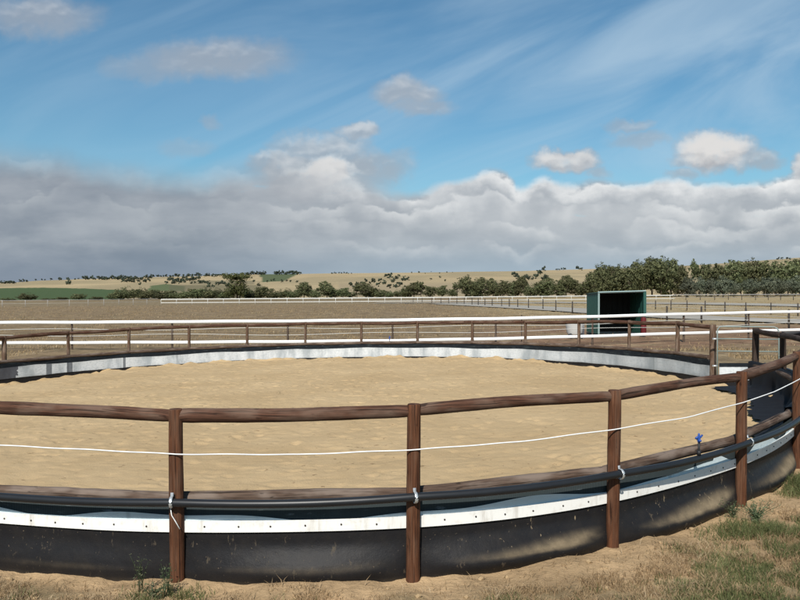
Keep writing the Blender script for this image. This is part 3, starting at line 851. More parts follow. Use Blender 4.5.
# ------------------------------------------------------------------ green shelter, tub, drum, trough
dS = 40.0
xl, xr = (598.5-400)/F*dS, (644.5-400)/F*dS; dep = 2.4
zb = zat(333, dS)-.05; zt0, zt1 = zat(292.6, dS), zat(291.2, dS)
sh = empty('horse_shelter', ((xl+xr)/2, dS, zb), 'green corrugated steel horse shelter with an open front standing in the yard', 'shelter')
def corr(name, a, b2, z0, z1a, z1b, n_, amp, mm=M['green'], nrm=None):
    mb = MB(); a = np.array(a); b2 = np.array(b2); L = np.linalg.norm(b2-a); v = []
    nr = np.array([-(b2-a)[1], (b2-a)[0]])/L
    for i in range(n_):
        s = i/(n_-1); p = a*(1-s)+b2*s+nr*amp*(1 if (i//2) % 2 else -1)
        v += [(p[0], p[1], z0), (p[0], p[1], z1a*(1-s)+z1b*s)]
    mb.add(v, grid_faces(n_, 2)); o = mb.build(name, mm, sh, smooth=False)
    md = o.modifiers.new('t', 'SOLIDIFY'); md.thickness = .02
corr('side_wall', (xl, dS), (xl, dS+dep), zb, zt0, zt0-.06, 28, .012)
corr('side_wall', (xr, dS), (xr, dS+dep), zb, zt1, zt1-.06, 28, .012)
corr('back_wall', (xl+.02, dS+dep), (xr-.02, dS+dep), zb, zt0-.06, zt1-.06, 32, .012, M['shadesteel'])
mb = MB(); v = []
for i in range(30):
    s = i/29; xx = xl-.06+(xr-xl+.12)*s; o_ = .012 if (i//2) % 2 else -.012
    v += [(xx, dS-.03, zt0*(1-s)+zt1*s+o_+.02), (xx, dS+dep+.05, zt0*(1-s)+zt1*s-.06+o_+.02)]
mb.add(v, grid_faces(30, 2)); o = mb.build('roof', M['green'], sh, smooth=False); o.modifiers.new('t', 'SOLIDIFY').thickness = .02
for xx, zt in ((xl, zt0), (xr, zt1)):
    mb = MB(); mb.box((xx, dS-.05, (zb+zt)/2), (.085 if xx == xl else .15, .06, zt-zb)); mb.build('corner_post', M['trim'] if xx == xl else M['green'], sh, smooth=False)
mb = MB(); mb.tube([(xl-.05, dS-.06, zt0), (xr+.05, dS-.06, zt1)], .055, 4); mb.build('front_beam', M['trim'], sh, smooth=False)
mb = MB(); mb.tube([(xl, dS+dep*.5, zb+.9), (xr, dS+dep*.5, zb+.9)], .03, 8); mb.build('inner_rail', M['galv'], sh)

def lathe(mb, c, prof, n=24):
    v = []; f = []
    for (r, z) in prof:
        for j in range(n):
            a = 2*PI*j/n; v.append((c[0]+r*math.cos(a), c[1]+r*math.sin(a), c[2]+z))
    for i in range(len(prof)-1):
        for j in range(n): k = (j+1) % n; f.append((i*n+j, i*n+k, (i+1)*n+k, (i+1)*n+j))
    mb.add(v, f)
dT = 38.0; xt = (574.8-400)/F*dT; zg = ground_at(xt, dT)
tub = empty('feed_tub', (xt, dT, zg), 'white tapered plastic tub raised on black legs beside the green shelter', 'tub')
zt = zat(322.5, dT)-zg; zb_ = zat(334, dT)-zg
mb = MB(); lathe(mb, (xt, dT, zg), [(0, zb_+.03), (.37, zb_+.03), (.36, zb_), (.40, zb_+.1), (.475, zt-.04), (.50, zt-.03), (.50, zt), (.46, zt), (.40, zb_+.10), (0, zb_+.08)]); mb.build('tub', M['tub'], tub, auto=40)
for a in (.8, 2.3, 3.9, 5.5):
    mb = MB(); mb.tube([(xt+.33*math.cos(a), dT+.33*math.sin(a), zg-.05), (xt+.33*math.cos(a), dT+.33*math.sin(a), zg+zb_+.04)], .075, 8); mb.build('leg', M['blackplastic'], tub)
xd = (582.8-400)/F*38.4; zg = ground_at(xd, 38.4)
mb = MB(); H = zat(323.5, 38.4)-zg
mb.tube([(xd, 38.4, zg-.1), (xd, 38.4, zg+H*.5), (xd, 38.4, zg+H)], .075, 12)
tag(mb.build('marker_post', M['tub']), 'short thick white post standing between the white tub and the green shelter', 'post')
xd = (643.6-400)/F*39.5; zg = zat(331.5, 39.5); H = zat(317, 39.5)-zg
dr = empty('plastic_drum', (xd, 39.5, zg), 'red plastic drum standing at the right front corner of the green shelter', 'drum')
mb = MB(); lathe(mb, (xd, 39.5, zg-.1), [(0, 0), (.13, 0), (.145, .06), (.145, H*.45), (.155, H*.5), (.145, H*.55), (.145, H*.95), (.12, H+.08), (0, H+.1)], 18); mb.build('body', M['red'], dr, auto=40)
mb = MB(); mb.tube([(xd+.05, 39.5, zg+H-.02), (xd+.05, 39.5, zg+H+.03)], .03, 8); mb.build('cap', M['blackplastic'], dr)
xd = (797-400)/F*38.8; zg = ground_at(xd, 38.8)
mb = MB(); z1 = zat(330.6, 38.8)-zg
mb.tube([(xd-.75, 38.8, zg+z1*.5), (xd-.70, 38.8, zg+z1*.5), (xd+.7, 38.8, zg+z1*.5), (xd+.75, 38.8, zg+z1*.5)], [z1*.40, z1*.5, z1*.5, z1*.4], 14)
tag(mb.build('water_trough', M['blackplastic']), 'long black trough lying behind the lower white rail at the right edge', 'trough')

# ------------------------------------------------------------------ trees
def crown_mesh(name, seed, lobes, nface, size, mm, gap=.0):
    """foliage of small tilted leaf sprays spread through a cluster of lobes; unit height"""
    g = np.random.default_rng(seed)
    vs = []; ti = []
    L = np.array(lobes); vol = L[:, 3]*L[:, 4]*L[:, 5]; pr = vol**.75; pr /= pr.sum()
    sub = []
    for _ in range(max(14, nface//26)):       # leaf clumps inside the lobes
        l = L[g.choice(len(L), p=pr)]
        u = g.normal(size=3); u /= np.linalg.norm(u); u *= g.random()**(.36)
        sub.append(np.concatenate([l[:3]+u*l[3:6], [g.uniform(.22, .50)*l[3:6].mean(), g.random()]]))
    sub = np.array(sub)
    k = g.integers(0, len(sub), nface)
    u = g.normal(size=(nface, 3)); u /= np.linalg.norm(u, axis=1)[:, None]; u *= (g.random(nface)**.45)[:, None]
    C = sub[k, :3]+u*sub[k, 3:4]*np.array([1, 1, .8])
    nn = u+g.normal(size=(nface, 3))*.55; nn /= np.linalg.norm(nn, axis=1)[:, None]
    a = np.cross(nn, g.normal(size=(nface, 3))); a /= np.linalg.norm(a, axis=1)[:, None]; b2 = np.cross(nn, a)
    s = size*g.uniform(.6, 1.4, nface)[:, None]
    a = a*s; b2 = b2*s*.62
    V = np.stack([C-a, C-b2*.9+a*.1, C+a, C+b2], 1).reshape(-1, 3)
    q = np.arange(nface*4).reshape(-1, 4)
    me = fast_mesh(name, V, quads=q, smooth=False)
    t = np.clip(sub[k, 4]*.7+g.random(nface)*.35, 0, 1)
    at = me.attributes.new('tint', 'FLOAT', 'POINT'); at.data.foreach_set('value', np.repeat(t, 4).astype(np.float32))
    up = C-np.array([0, 0, .42]); up /= np.linalg.norm(up, axis=1)[:, None]+1e-9
    N_ = nn*.45+u*.55+up*.55; N_ /= np.linalg.norm(N_, axis=1)[:, None]+1e-9
    flip = (N_*nn).sum(1) < 0; N_[flip] = nn[flip]
    me.normals_split_custom_set(np.repeat(N_, 4, 0).tolist())
    me.materials.append(mm); return me
def trunk_mesh(name, seed, h, limbs, rad):
    g = random.Random(seed); mb = MB()
    mb.tube([(0, 0, -.06), (g.uniform(-.01, .01), 0, h*.5), (g.uniform(-.03, .03), g.uniform(-.03, .03), h), (g.uniform(-.05, .05), g.uniform(-.05, .05), h*1.5)], [rad*1.25, rad, rad*.7, rad*.3], 8, lump=.1, seed=seed)
    for _ in range(limbs):
        a = g.uniform(0, 2*PI); l = g.uniform(.14, .26); z = h*g.uniform(.55, 1.1)
        mb.tube([(0, 0, z), (math.cos(a)*l*.5, math.sin(a)*l*.5, z+l*.6), (math.cos(a)*l, math.sin(a)*l, z+l*1.3)], [rad*.55, rad*.4, rad*.15], 6)
    me_o = mb.build(name, M['bark']); me = me_o.data; bpy.data.objects.remove(me_o); return me
def lob(seed, n_, wid, z0, z1, rs):
    g = random.Random(seed); r = []
    for i in range(n_):
        a = g.uniform(0, 2*PI); q = wid*math.sqrt(g.random()); z = g.uniform(z0, z1)
        s = g.uniform(*rs); r.append((q*math.cos(a), q*math.sin(a), z, s, s, s*g.uniform(.7, 1.0)))
    return r
PROTO = {}
PROTO['euc'] = [(trunk_mesh('trunk', 1+i, .3, 5, .018), crown_mesh('crown', 11+i, [(0, 0, .52, .27, .27, .36), (0, 0, .80, .17, .17, .17)]+lob(21+i, 10, .27, .18, .78, (.13, .21)), 6500, .021, M['euc'])) for i in range(4)]
PROTO['open'] = [(trunk_mesh('trunk', 41+i, .42, 6, .02), crown_mesh('crown', 51+i, [(0, 0, .76, .2, .2, .18)]+lob(61+i, 7, .30, .45, .88, (.10, .17)), 2600, .024, M['euc'])) for i in range(2)]
PROTO['shrub'] = [(trunk_mesh('trunk', 71+i, .2, 5, .02), crown_mesh('crown', 81+i, [(0, 0, .48, .42, .42, .42)]+lob(91+i, 6, .38, .25, .68, (.2, .3)), 4200, .028, M['shrub'])) for i in range(3)]
PROTO['bush'] = [(trunk_mesh('trunk', 101+i, .2, 5, .025), crown_mesh('crown', 111+i, [(0, 0, .45, .42, .42, .40)]+lob(121+i, 8, .40, .2, .74, (.18, .28)), 3800, .032, M['euc'])) for i in range(3)]
PROTO['umb'] = [(trunk_mesh('trunk', 140, .5, 8, .022), crown_mesh('crown', 141, [(0, 0, .88, .46, .46, .10), (.18, 0, .92, .25, .25, .08), (-.2, .1, .84, .25, .25, .08), (.05, 0, .48, .32, .32, .30), (-.1, 0, .28, .36, .36, .24)], 4600, .026, M['umb']))]
FARP = [crown_mesh('hill_tree', 200+i, [(0, 0, .5, .38, .38, .42)]+lob(210+i, 3, .18, .35, .65, (.26, .32)), 480, .085, M['fargreen']) for i in range(4)]
for i, me in enumerate(FARP):   # a short trunk keeps them standing
    pass
def tree(kind, px, ytop, wpx, d, name, label, group=None):
    x = (px-400)/F*d; z = ground_at(x, d)
    H = zat(ytop, d)-z; Wd = wpx*d/F
    i = random.randrange(len(PROTO[kind])); tm, cm = PROTO[kind][i]
    wn = {'euc': .60, 'open': .72, 'shrub': 1.05, 'bush': 1.08, 'umb': .98}[kind]
    sx = Wd/wn
    root = empty(name, (x, d, z), label, 'tree' if kind != 'shrub' else 'shrub', group)
    root.rotation_euler.z = random.uniform(0, 6.28); root.scale = (sx, sx, H)
    for nm, me in (('trunk', tm), ('crown', cm)):
        o = bpy.data.objects.new(nm, me); COL.objects.link(o); o.parent = root
    return root
ORD = ['first', 'second', 'third', 'fourth', 'fifth', 'sixth', 'seventh', 'eighth', 'ninth', 'tenth', 'eleventh', 'twelfth', 'thirteenth', 'fourteenth', 'fifteenth', 'sixteenth', 'seventeenth', 'eighteenth']
def row(kind, name, specs, d, text, group):
    specs = sorted(specs)
    for i, q in enumerate(specs):
        k = q[3] if len(q) > 3 else kind
        dd = q[4] if len(q) > 4 else d+random.uniform(-9, 9)
        tree(k, q[0], q[1], q[2], dd, name, text.replace('#', ORD[i]), group)
row('bush', 'paddock_bush', [(8, 297, 16), (28, 291.5, 20), (48, 297.5, 14), (62, 296.5, 14), (79, 293, 18), (97, 296, 14)], 292, '# dark bush from the left edge standing behind the thin wire fence', 'bushes behind the wire fence at left')
row('bush', 'belt_tree', [(112, 292, 12), (121, 286.5, 18), (134, 288, 18), (148, 290, 18), (161, 291, 18), (174, 292, 18), (187, 290.5, 16), (198, 287, 18), (211, 289, 18), (223, 291, 14)], 296,
    '# dark olive tree of the dense belt left of the umbrella shaped tree', 'dense tree belt left of the umbrella tree')
row('bush', 'belt_tree', [(116, 292, 16), (128, 284.5, 17), (141, 286, 18), (154, 288, 18), (168, 289, 18), (181, 289.5, 18), (193, 287.5, 16), (205, 285, 17), (217, 287, 16), (229, 288, 14)], 316,
    '# tree of the rear line in the dense belt left of the umbrella shaped tree', 'rear line of the dense left belt')
row('bush', 'belt_tree', [(246, 286, 14), (256, 287, 16), (267, 287, 16), (287, 287, 14), (298, 288, 14), (311, 288, 16), (335, 288, 14), (350, 289, 14), (373, 286, 14), (384, 289, 14), (397, 289, 14)], 312,
    '# tree of the rear line in the belt right of the umbrella shaped tree', 'rear line of the belt right of the umbrella tree')
tree('umb', 237, 273.8, 31, 284, 'umbrella_tree', 'tall tree with a flat yellowish umbrella top rising over the left tree belt')
row('bush', 'belt_tree', [(249, 289, 16), (261, 284.5, 18), (272, 290, 14), (281, 288, 16), (292, 290.5, 14), (304, 281, 15, 'euc'), (316, 290, 12), (327, 280.5, 16, 'euc'), (343, 286.5, 18), (357, 284, 13, 'open'), (366, 281.5, 19, 'euc'), (379, 288, 12), (389, 290, 10)], 290,
    '# dark tree to the right of the umbrella shaped tree behind the white rails', 'trees right of the umbrella tree')
row('bush', 'belt_tree', [(405, 284, 14), (414, 281.5, 17, 'euc'), (421, 280, 12, 'open'), (430, 284.5, 16), (442, 284, 16), (452, 288, 12), (457, 282, 14, 'open')], 285,
    '# tree from the left in the low clump behind the end of the white rails', 'low clump behind the middle of the far rails')
row('euc', 'belt_tree', [(465.5, 273.5, 15), (474, 279, 12), (482, 276.5, 18), (493, 277.5, 15), (503, 279, 15), (513, 281, 14), (521, 275, 13), (532, 281.5, 18, 'bush'), (540, 279, 14), (547, 277, 17), (557, 281, 14), (566, 274, 17), (575, 279, 14), (581, 284, 10, 'bush')], 275,
    '# tree from the left in the leafy row left of the green shelter', 'leafy row left of the green shelter')
row('euc', 'tall_tree', [(592, 270, 16), (601, 260.5, 19), (612, 264, 19), (622, 262, 20), (632, 261, 19), (641, 257.5, 20), (652, 255, 24), (661, 253.5, 22), (671, 257, 22), (681, 264, 16)], 262,
    '# tall eucalypt from the left in the high wood behind the green shelter', 'high wood behind the green shelter')
row('euc', 'tall_tree', [(694, 258, 14, 'open'), (706, 262, 20), (718, 261, 20), (731, 257, 20), (741, 258.5, 18), (752, 256, 22), (764, 258, 22), (776, 260, 20), (788, 258, 22), (800, 256.5, 24), (814, 260, 22), (830, 259, 22), (850, 262, 24)], 268,
    '# tall eucalypt from the left in the back row right of the high wood', 'tall back row at the far right')
row('shrub', 'grey_shrub', [(687, 276, 18), (699, 275, 19), (711, 277, 17), (723, 273.5, 21), (734, 278, 14), (753, 276, 22), (767, 274, 20), (781, 276, 20), (795, 274, 22), (812, 276, 22)], 240,
    '# rounded grey green shrub from the left in front of the tall far right trees', 'grey green shrubs below the far right trees')
# small trees scattered on the hills
def hill(px, y, w, h, name, label, group):
    d = far_depth(px, y+h*.0) if y > np.interp(px, SKX, SKY)+.3 else DR-5
    d = float(np.clip(d, D0+20, DR-5)); x = (px-400)/F*d
    o = bpy.data.objects.new(name, random.choice(FARP)); COL.objects.link(o)
    o.location = (x, d, ground_at(x, d)-.04*h*d/F); o.rotation_euler.z = random.uniform(0, 6)
    o.scale = (w*d/F/.95, w*d/F/.95, h*d/F); tag(o, label, 'tree', group)
def scatter(n_, x0, x1, y0, y1, h0, h1, name, label, group):
    for i in range(n_):
        px = x0+(x1-x0)*(i+random.uniform(.1, .9))/n_; h = random.uniform(h0, h1)
        ys = np.interp(px, SKX, SKY)
        y = max(random.uniform(y0, y1), ys+.2)
        hill(px, y, h*random.uniform(.9, 1.6), h*1.25, name, label, group)
hill(69, 285.3, 7, 7.5, 'hill_tree', 'lone round dark tree in the middle of the golden left slope', None)
hill(544, 271.3, 5.5, 5.5, 'hill_tree', 'largest lone tree on the golden skyline above the leafy row', None)
hill(140, 286, 4, 4, 'hill_tree', 'lone small tree low on the pale slope above the left belt', None)
scatter(9, 0, 15, 283.5, 284.2, 2.2, 3.5, 'hill_tree', 'tiny dark tree in the clump on the skyline at the left edge', 'skyline clump at the left edge')
scatter(4, 19, 27, 282, 282.6, 2, 3.2, 'hill_tree', 'tiny dark tree in the second skyline clump from the left edge', 'second skyline clump')
scatter(9, 32, 82, 279.5, 280.5, 1.4, 3, 'hill_tree', 'tiny tree spaced along the skyline above the golden left slope', 'spaced skyline trees above the left slope')
scatter(34, 82, 152, 278, 280.5, 2.2, 4.5, 'hill_tree', 'small dark tree in the long skyline wood above the left slope', 'long skyline wood at left')
scatter(20, 118, 150, 279.5, 282.5, 2.2, 4, 'hill_tree', 'small dark tree on the lower edge of the left skyline wood', 'lower edge of the left skyline wood')
scatter(30, 152, 232, 276, 277.8, 2, 3.8, 'hill_tree', 'small dark tree along the ridge left of the umbrella tree', 'ridge trees left of the umbrella tree')
scatter(26, 166, 200, 279, 284, 2.4, 4.5, 'hill_tree', 'small dark tree in the grove below the left ridge', 'grove below the left ridge')
scatter(16, 198, 232, 283, 288, 2.4, 4.5, 'hill_tree', 'small tree in the hollow behind the umbrella tree', 'hollow behind the umbrella tree')
scatter(14, 241, 266, 274.2, 275.4, 2.2, 3.8, 'hill_tree', 'small dark tree in the skyline row right of the umbrella tree', 'skyline row right of the umbrella tree')
scatter(16, 274, 301, 273.8, 275.2, 2.4, 4.4, 'hill_tree', 'small dark tree on the skyline above the dark green hill field', 'skyline trees above the dark green field')
scatter(9, 252, 300, 281, 286, 1.8, 3.4, 'hill_tree', 'small tree beside the pale field right of the umbrella tree', 'trees beside the pale field')
scatter(12, 330, 352, 273.5, 274, 1, 1.8, 'hill_tree', 'tiny tree on the golden ridge left of centre', 'tiny trees on the golden ridge left of centre')
scatter(8, 384, 410, 276.5, 282.5, 3, 5, 'hill_tree', 'small open tree in the cluster on the golden hill', 'cluster on the golden hill')
scatter(14, 348, 402, 283.5, 289, 3, 5.5, 'hill_tree', 'small grey tree at the foot of the golden hill', 'trees at the foot of the golden hill')
scatter(7, 410, 455, 272.2, 274.2, 1, 1.8, 'hill_tree', 'tiny tree on the golden ridge right of centre', 'tiny trees on the golden ridge right of centre')
scatter(6, 425, 475, 277, 283, 1.2, 2.6, 'hill_tree', 'tiny tree dotted on the open golden slope', 'dots on the open golden slope')
scatter(15, 512, 548, 274, 281.5, 3, 5.5, 'hill_tree', 'small tree in the grove behind the leafy row', 'grove behind the leafy row')
scatter(5, 555, 567, 269.8, 270.6, 1.8, 2.6, 'hill_tree', 'tiny tree in the short skyline row left of the high wood', 'short skyline row left of the high wood')
scatter(3, 576, 582, 268.9, 271.5, 2.2, 3.4, 'hill_tree', 'tiny tree beside the left edge of the high wood', 'tiny trees beside the high wood')
scatter(5, 774, 792, 259.0, 259.8, 1.8, 3, 'hill_tree', 'tiny tree on the golden skyline at the far right', 'skyline trees at the far right')

# ------------------------------------------------------------------ grass
def blades(name, X, Y, Z, H, mm, wid, lean=.5, kind='stuff'):
    n_ = len(X); g = RNG
    a = g.uniform(0, 2*PI, n_); l = g.uniform(.1, 1, n_)*lean*H
    dx, dy = np.cos(a), np.sin(a); w = wid*g.uniform(.6, 1.4, n_)
    b2 = g.uniform(0, 2*PI, n_); wx, wy = np.cos(b2)*w, np.sin(b2)*w
    v0 = np.stack([X-wx, Y-wy, Z-.01], 1); v1_ = np.stack([X+wx, Y+wy, Z-.01], 1)
    v2 = np.stack([X+dx*l*.35+wx*.8, Y+dy*l*.35+wy*.8, Z+H*.6], 1); v3 = np.stack([X+dx*l*.35-wx*.8, Y+dy*l*.35-wy*.8, Z+H*.6], 1)
    v4 = np.stack([X+dx*l*1.1, Y+dy*l*1.1, Z+H], 1)
    V = np.stack([v0, v1_, v2, v3, v4], 1).reshape(-1, 3)
    i = np.arange(n_)*5
    T = np.concatenate([np.stack([i, i+1, i+2], 1), np.stack([i, i+2, i+3], 1), np.stack([i+3, i+2, i+4], 1)])
    me = fast_mesh(name, V, tris=T, smooth=False)
    t = np.clip(fbm(X*1.7, Y*1.7, 5, 3)*.8-.1+g.random(n_)*.45, 0, 1)
    at = me.attributes.new('tint', 'FLOAT', 'POINT'); at.data.foreach_set('value', np.repeat(t, 5).astype(np.float32))
    me.materials.append(mm); return link(name, me)
def nearz(X, Y):
    q = qof(X, Y)
    lump = (fbm(X/.55, Y/.55, 3, 4)-.5)*.10+(fbm(X/.13, Y/.13, 8, 3)-.5)*.035
    return gz(X, Y)+lump*(.35+.9*np.exp(-(q/.7)**2))+np.exp(-((q-.12)/.28)**2)*(-.012+.12*(fbm(X/.9, Y/.9, 21, 3)-.5))
n_ = 900000
X = RNG.uniform(-5, 8.5, n_); Y = RNG.uniform(3.6, 11.5, n_); q = qof(X, Y)
big = fbm(X/.8, Y/.8, 101, 4); cl = fbm(X/.16, Y/.16, 111, 3)
q_ = q-.30*sm(.6, 2.2, X); pg = sm(.34, .85, q_+(big-.5)*1.3)*sm(.34, .56, cl)
# extra green clumps: below the fourth post, by the left post and at the right edge
def clump(x, y, r): return np.exp(-(((X-x)**2+(Y-y)**2)/(r*r))**1.5)
def w2(px, y): d = CAMZ*F/(y-HY); return (px-400)/F*d, d
c1 = clump(*w2(765, 548), .42); c2 = clump(*w2(150, 596), .22)+.8*clump(*w2(185, 592), .16); c3 = clump(*w2(806, 497), .42)
pg = np.maximum(pg, np.maximum(c1*.9, np.maximum(c2*.8, c3))*sm(.3, .5, cl))
keep = (RNG.random(n_) < pg*1.0) & (q > .10) & (q < 3.2)
x, y = X[keep], Y[keep]; big_h = (.028+.045*cl[keep])*(1+1.0*np.maximum(c1, c3)[keep])*RNG.uniform(.5, 1.3, keep.sum())
o = blades('green_grass', x, y, nearz(x, y), big_h, M['grass'], .0022, 1.0); tag(o, 'patchy short green grass in the foreground outside the pen', 'grass', kind='stuff')
pd = sm(.10, .42, q_+(big-.5)*.8)*sm(.38, .56, fbm(X/.22, Y/.22, 131, 3))*(1-.45*sm(.9, 1.4, q))
pd = np.maximum(pd, .05*sm(.05, .2, q))
keep = (RNG.random(n_) < pd*.9) & (q > .06) & (q < 3.2)
x, y = X[keep], Y[keep]; hh = (.025+.05*cl[keep])*RNG.uniform(.4, 1.3, keep.sum())
o = blades('dry_grass', x, y, nearz(x, y), hh, M['dry'], .0024, 1.6); tag(o, 'straw coloured dry grass and litter on the sandy bank outside the pen', 'grass', kind='stuff')
# clods and small stones in the dirt along the foot of the belting
n3 = 1500; g = np.random.default_rng(77)
X3 = g.uniform(-4.5, 7.5, n3); Y3 = g.uniform(4.5, 11, n3); q3 = qof(X3, Y3)
k3 = (q3 > .05) & (q3 < .75); X3, Y3 = X3[k3], Y3[k3]; Z3 = nearz(X3, Y3); mb = MB()
ico = [(0, 0, 1), (.89, 0, .45), (.28, .85, .45), (-.72, .53, .45), (-.72, -.53, .45), (.28, -.85, .45), (.72, .53, -.45), (-.28, .85, -.45), (-.89, 0, -.45), (-.28, -.85, -.45), (.72, -.53, -.45), (0, 0, -1)]
icf = [(0, 1, 2), (0, 2, 3), (0, 3, 4), (0, 4, 5), (0, 5, 1), (1, 6, 2), (2, 7, 3), (3, 8, 4), (4, 9, 5), (5, 10, 1), (2, 6, 7), (3, 7, 8), (4, 8, 9), (5, 9, 10), (1, 10, 6), (6, 11, 7), (7, 11, 8), (8, 11, 9), (9, 11, 10), (10, 11, 6)]
for x_, y_, z_ in zip(X3, Y3, Z3):
    sz = .006+.024*g.random()**3
    mb.add(np.array(ico)*g.uniform(.7, 1.25, (12, 3))*sz*np.array([1.2, 1, .7])+np.array([x_, y_, z_+sz*.25]), icf)
M['clod'] = plain('soil clod', (.34, .24, .135), .95, .1, .35, 14)
tag(mb.build('soil_clods', M['clod'], smooth=False), 'crumbs of dry soil and small stones scattered at the foot of the black belting', 'soil', kind='stuff')
# dry tussocks outside the far side of the pen and over the paddock
n2 = 170000
dd = 22+RNG.random(n2)**1.5*140; px = RNG.uniform(-60, 860, n2); X2 = (px-400)/F*dd; Y2 = dd
q2 = qof(X2, Y2)
cl2 = fbm(X2/1.6, Y2/1.6, 7, 4)
bare = ((px > 440) & (dd > 29) & (dd < 50))
keep = (q2 > .4) & (RNG.random(n2) < sm(.46, .62, cl2)*np.where(bare, .12, 1)*.9)
x, y = X2[keep], Y2[keep]
o = blades('dry_grass', x, y, gz(x, y)-.02, RNG.uniform(.04, .13, keep.sum())*(1+y/120), M['dry'], .014, .9); tag(o, 'sparse dry stubble over the brown paddock behind the pen', 'grass', kind='stuff')
# leafy weeds against the belting left of the leftmost near post
def weed(px, ybase, hgt, name, label, nst, sp):
    d = CAMZ*F/(ybase-HY); x0 = (px-400)/F*d; z = float(nearz(np.array([x0]), np.array([d]))[0])
    root = empty(name, (x0, d, z), label, 'weed')
    mb = MB(); lv = []
    for s in range(nst):
        a = random.uniform(0, 2*PI); l = hgt*random.uniform(.5, 1); k = random.uniform(.1, .5)*sp
        pts = [(x0+random.uniform(-.02, .02), d, z)]
        for j in range(1, 6):
            t = j/5; pts.append((pts[0][0]+math.cos(a)*l*k*t*t, d+math.sin(a)*l*k*t*t*.5, z+l*t))
        mb.tube(pts, [.0022]*5+[.001], 5)
        for j in range(1, 6):
            for _ in range(3): lv.append(np.array(pts[j])+np.array([random.gauss(0, .012), random.gauss(0, .012), random.gauss(0, .015)]))
    mb.build('stem', M['weed'], root)
    C = np.array(lv); g = RNG; m_ = len(C); u = g.normal(size=(m_, 3)); u /= np.linalg.norm(u, axis=1)[:, None]; w = np.cross(u, g.normal(size=(m_, 3))); w /= np.linalg.norm(w, axis=1)[:, None]
    V = np.stack([C, C+u*.012+w*.004, C+u*.024, C+u*.012-w*.004], 1).reshape(-1, 3)
    me = fast_mesh('leaf', V, quads=np.arange(m_*4).reshape(-1, 4), smooth=False)
    at = me.attributes.new('tint', 'FLOAT', 'POINT'); at.data.foreach_set('value', np.repeat(g.random(m_), 4).astype(np.float32))
    me.materials.append(M['weed']); o = link('leaves', me); o.parent = root; o.matrix_parent_inverse = root.matrix_world.inverted()
weed(140, 588, .30, 'weed', 'wispy tall weed growing against the black belting left of the leftmost near post', 7, 1.2)
weed(166, 590, .26, 'weed', 'wispy weed close beside the foot of the leftmost near post', 8, 1.0)
weed(152, 594, .12, 'weed', 'low leafy green weed in the dirt below the wispy weeds', 16, 2.4)
weed(440, 572, .22, 'weed', 'thin weed right of the middle near post against the belting', 4, 1.6)
weed(757, 532, .22, 'weed', 'grey bushy weed in the turf near the right end of the fence', 34, 3.0)
weed(733, 527, .15, 'weed', 'small pale weed left of the grey bushy weed in the turf', 16, 2.4)
# ------------------------------------------------------------------ sun, sky, camera
SUN = Vector((-.24, -1.0, .95)).normalized()
sd = bpy.data.lights.new('sun', 'SUN'); sd.energy = 5.0; sd.angle = math.radians(.5); sd.color = (1, .955, .88)
so = bpy.data.objects.new('sun', sd); COL.objects.link(so); so.rotation_euler = SUN.to_track_quat('Z', 'Y').to_euler(); so.location = (0, -5, 30)
W = bpy.data.worlds.new('World'); S.world = W; W.use_nodes = True
n = N(W.node_tree); bgn = W.node_tree.nodes['Background']
sk = n.node('ShaderNodeTexSky', sky_type='NISHITA'); sk.sun_disc = False
sk.sun_elevation = math.asin(SUN.z); sk.sun_rotation = math.atan2(SUN.x, SUN.y)
sk.air_density = 1.15; sk.dust_density = .15; sk.ozone_density = 3.5
n.l.new(n.mix(1.0, sk.outputs[0], (.66, 1.0, 1.05), 'MULTIPLY'), bgn.inputs['Color']); bgn.inputs['Strength'].default_value = .085
co = n.node('ShaderNodeTexCoord').outputs['Generated']
sp = n.node('ShaderNodeSeparateXYZ'); n.l.new(co, sp.inputs[0])
dy = n.math('MAXIMUM', n.math('ABSOLUTE', sp.outputs[1]), .06)
U = n.math('MULTIPLY_ADD', n.math('DIVIDE', sp.outputs[0], dy), F, 400.0)     # sky directions laid out on a tangent plane, in photo pixels
V = n.math('MULTIPLY_ADD', n.math('DIVIDE', sp.outputs[2], dy), -F, HY)
uv = n.comb(U, V)
nw = n.noise(uv, 1/46, 7, .60, color=True)
ws = n.node('ShaderNodeSeparateXYZ'); n.l.new(nw, ws.inputs[0])
nx = n.math('MULTIPLY_ADD', n.math('SUBTRACT', ws.outputs[0], .5), 46.0, U)
ny = n.math('MULTIPLY_ADD', n.math('SUBTRACT', ws.outputs[1], .5), 38.0, V)
fine = n.noise(uv, 1/17, 6, .62)
# --- cloud bank along the horizon
crv = n.node('ShaderNodeFloatCurve'); cm = crv.mapping; c0 = cm.curves[0]
ctr = [(-200, 150), (0, 148), (60, 158), (110, 170), (160, 172), (200, 176), (235, 166), (270, 168), (330, 172), (372, 184), (400, 192), (440, 185), (468, 178), (490, 170), (508, 174), (522, 188), (545, 178), (560, 184), (600, 181), (640, 184), (665, 178), (700, 182), (760, 180), (790, 176), (1000, 176)]
for i, (a, b2) in enumerate(ctr):
    xx, yy = (a+200)/1200, b2/300
    if i == 0: c0.points[0].location = (xx, yy)
    elif i == len(ctr)-1: c0.points[1].location = (1.0, yy)
    else: c0.points.new(xx, yy)
cm.update()
n.l.new(n.math('DIVIDE', n.math('ADD', n.math('MULTIPLY_ADD', n.math('SUBTRACT', ws.outputs[0], .5), 14.0, U), 200.0), 1200.0), crv.inputs['Value'])
top = n.math('MULTIPLY', crv.outputs[0], 300.0)
nV = n.math('MULTIPLY_ADD', n.math('SUBTRACT', ws.outputs[1], .5), 18.0, V)
dep = n.math('SUBTRACT', nV, top)                       # depth below the top edge of the bank
soft = n.smooth(U, 250., 470., 26.0, 7.0)               # the left end is ragged and thin, the right end crisp
bank = n.smooth(dep, n.math('MULTIPLY', soft, -.6), soft)
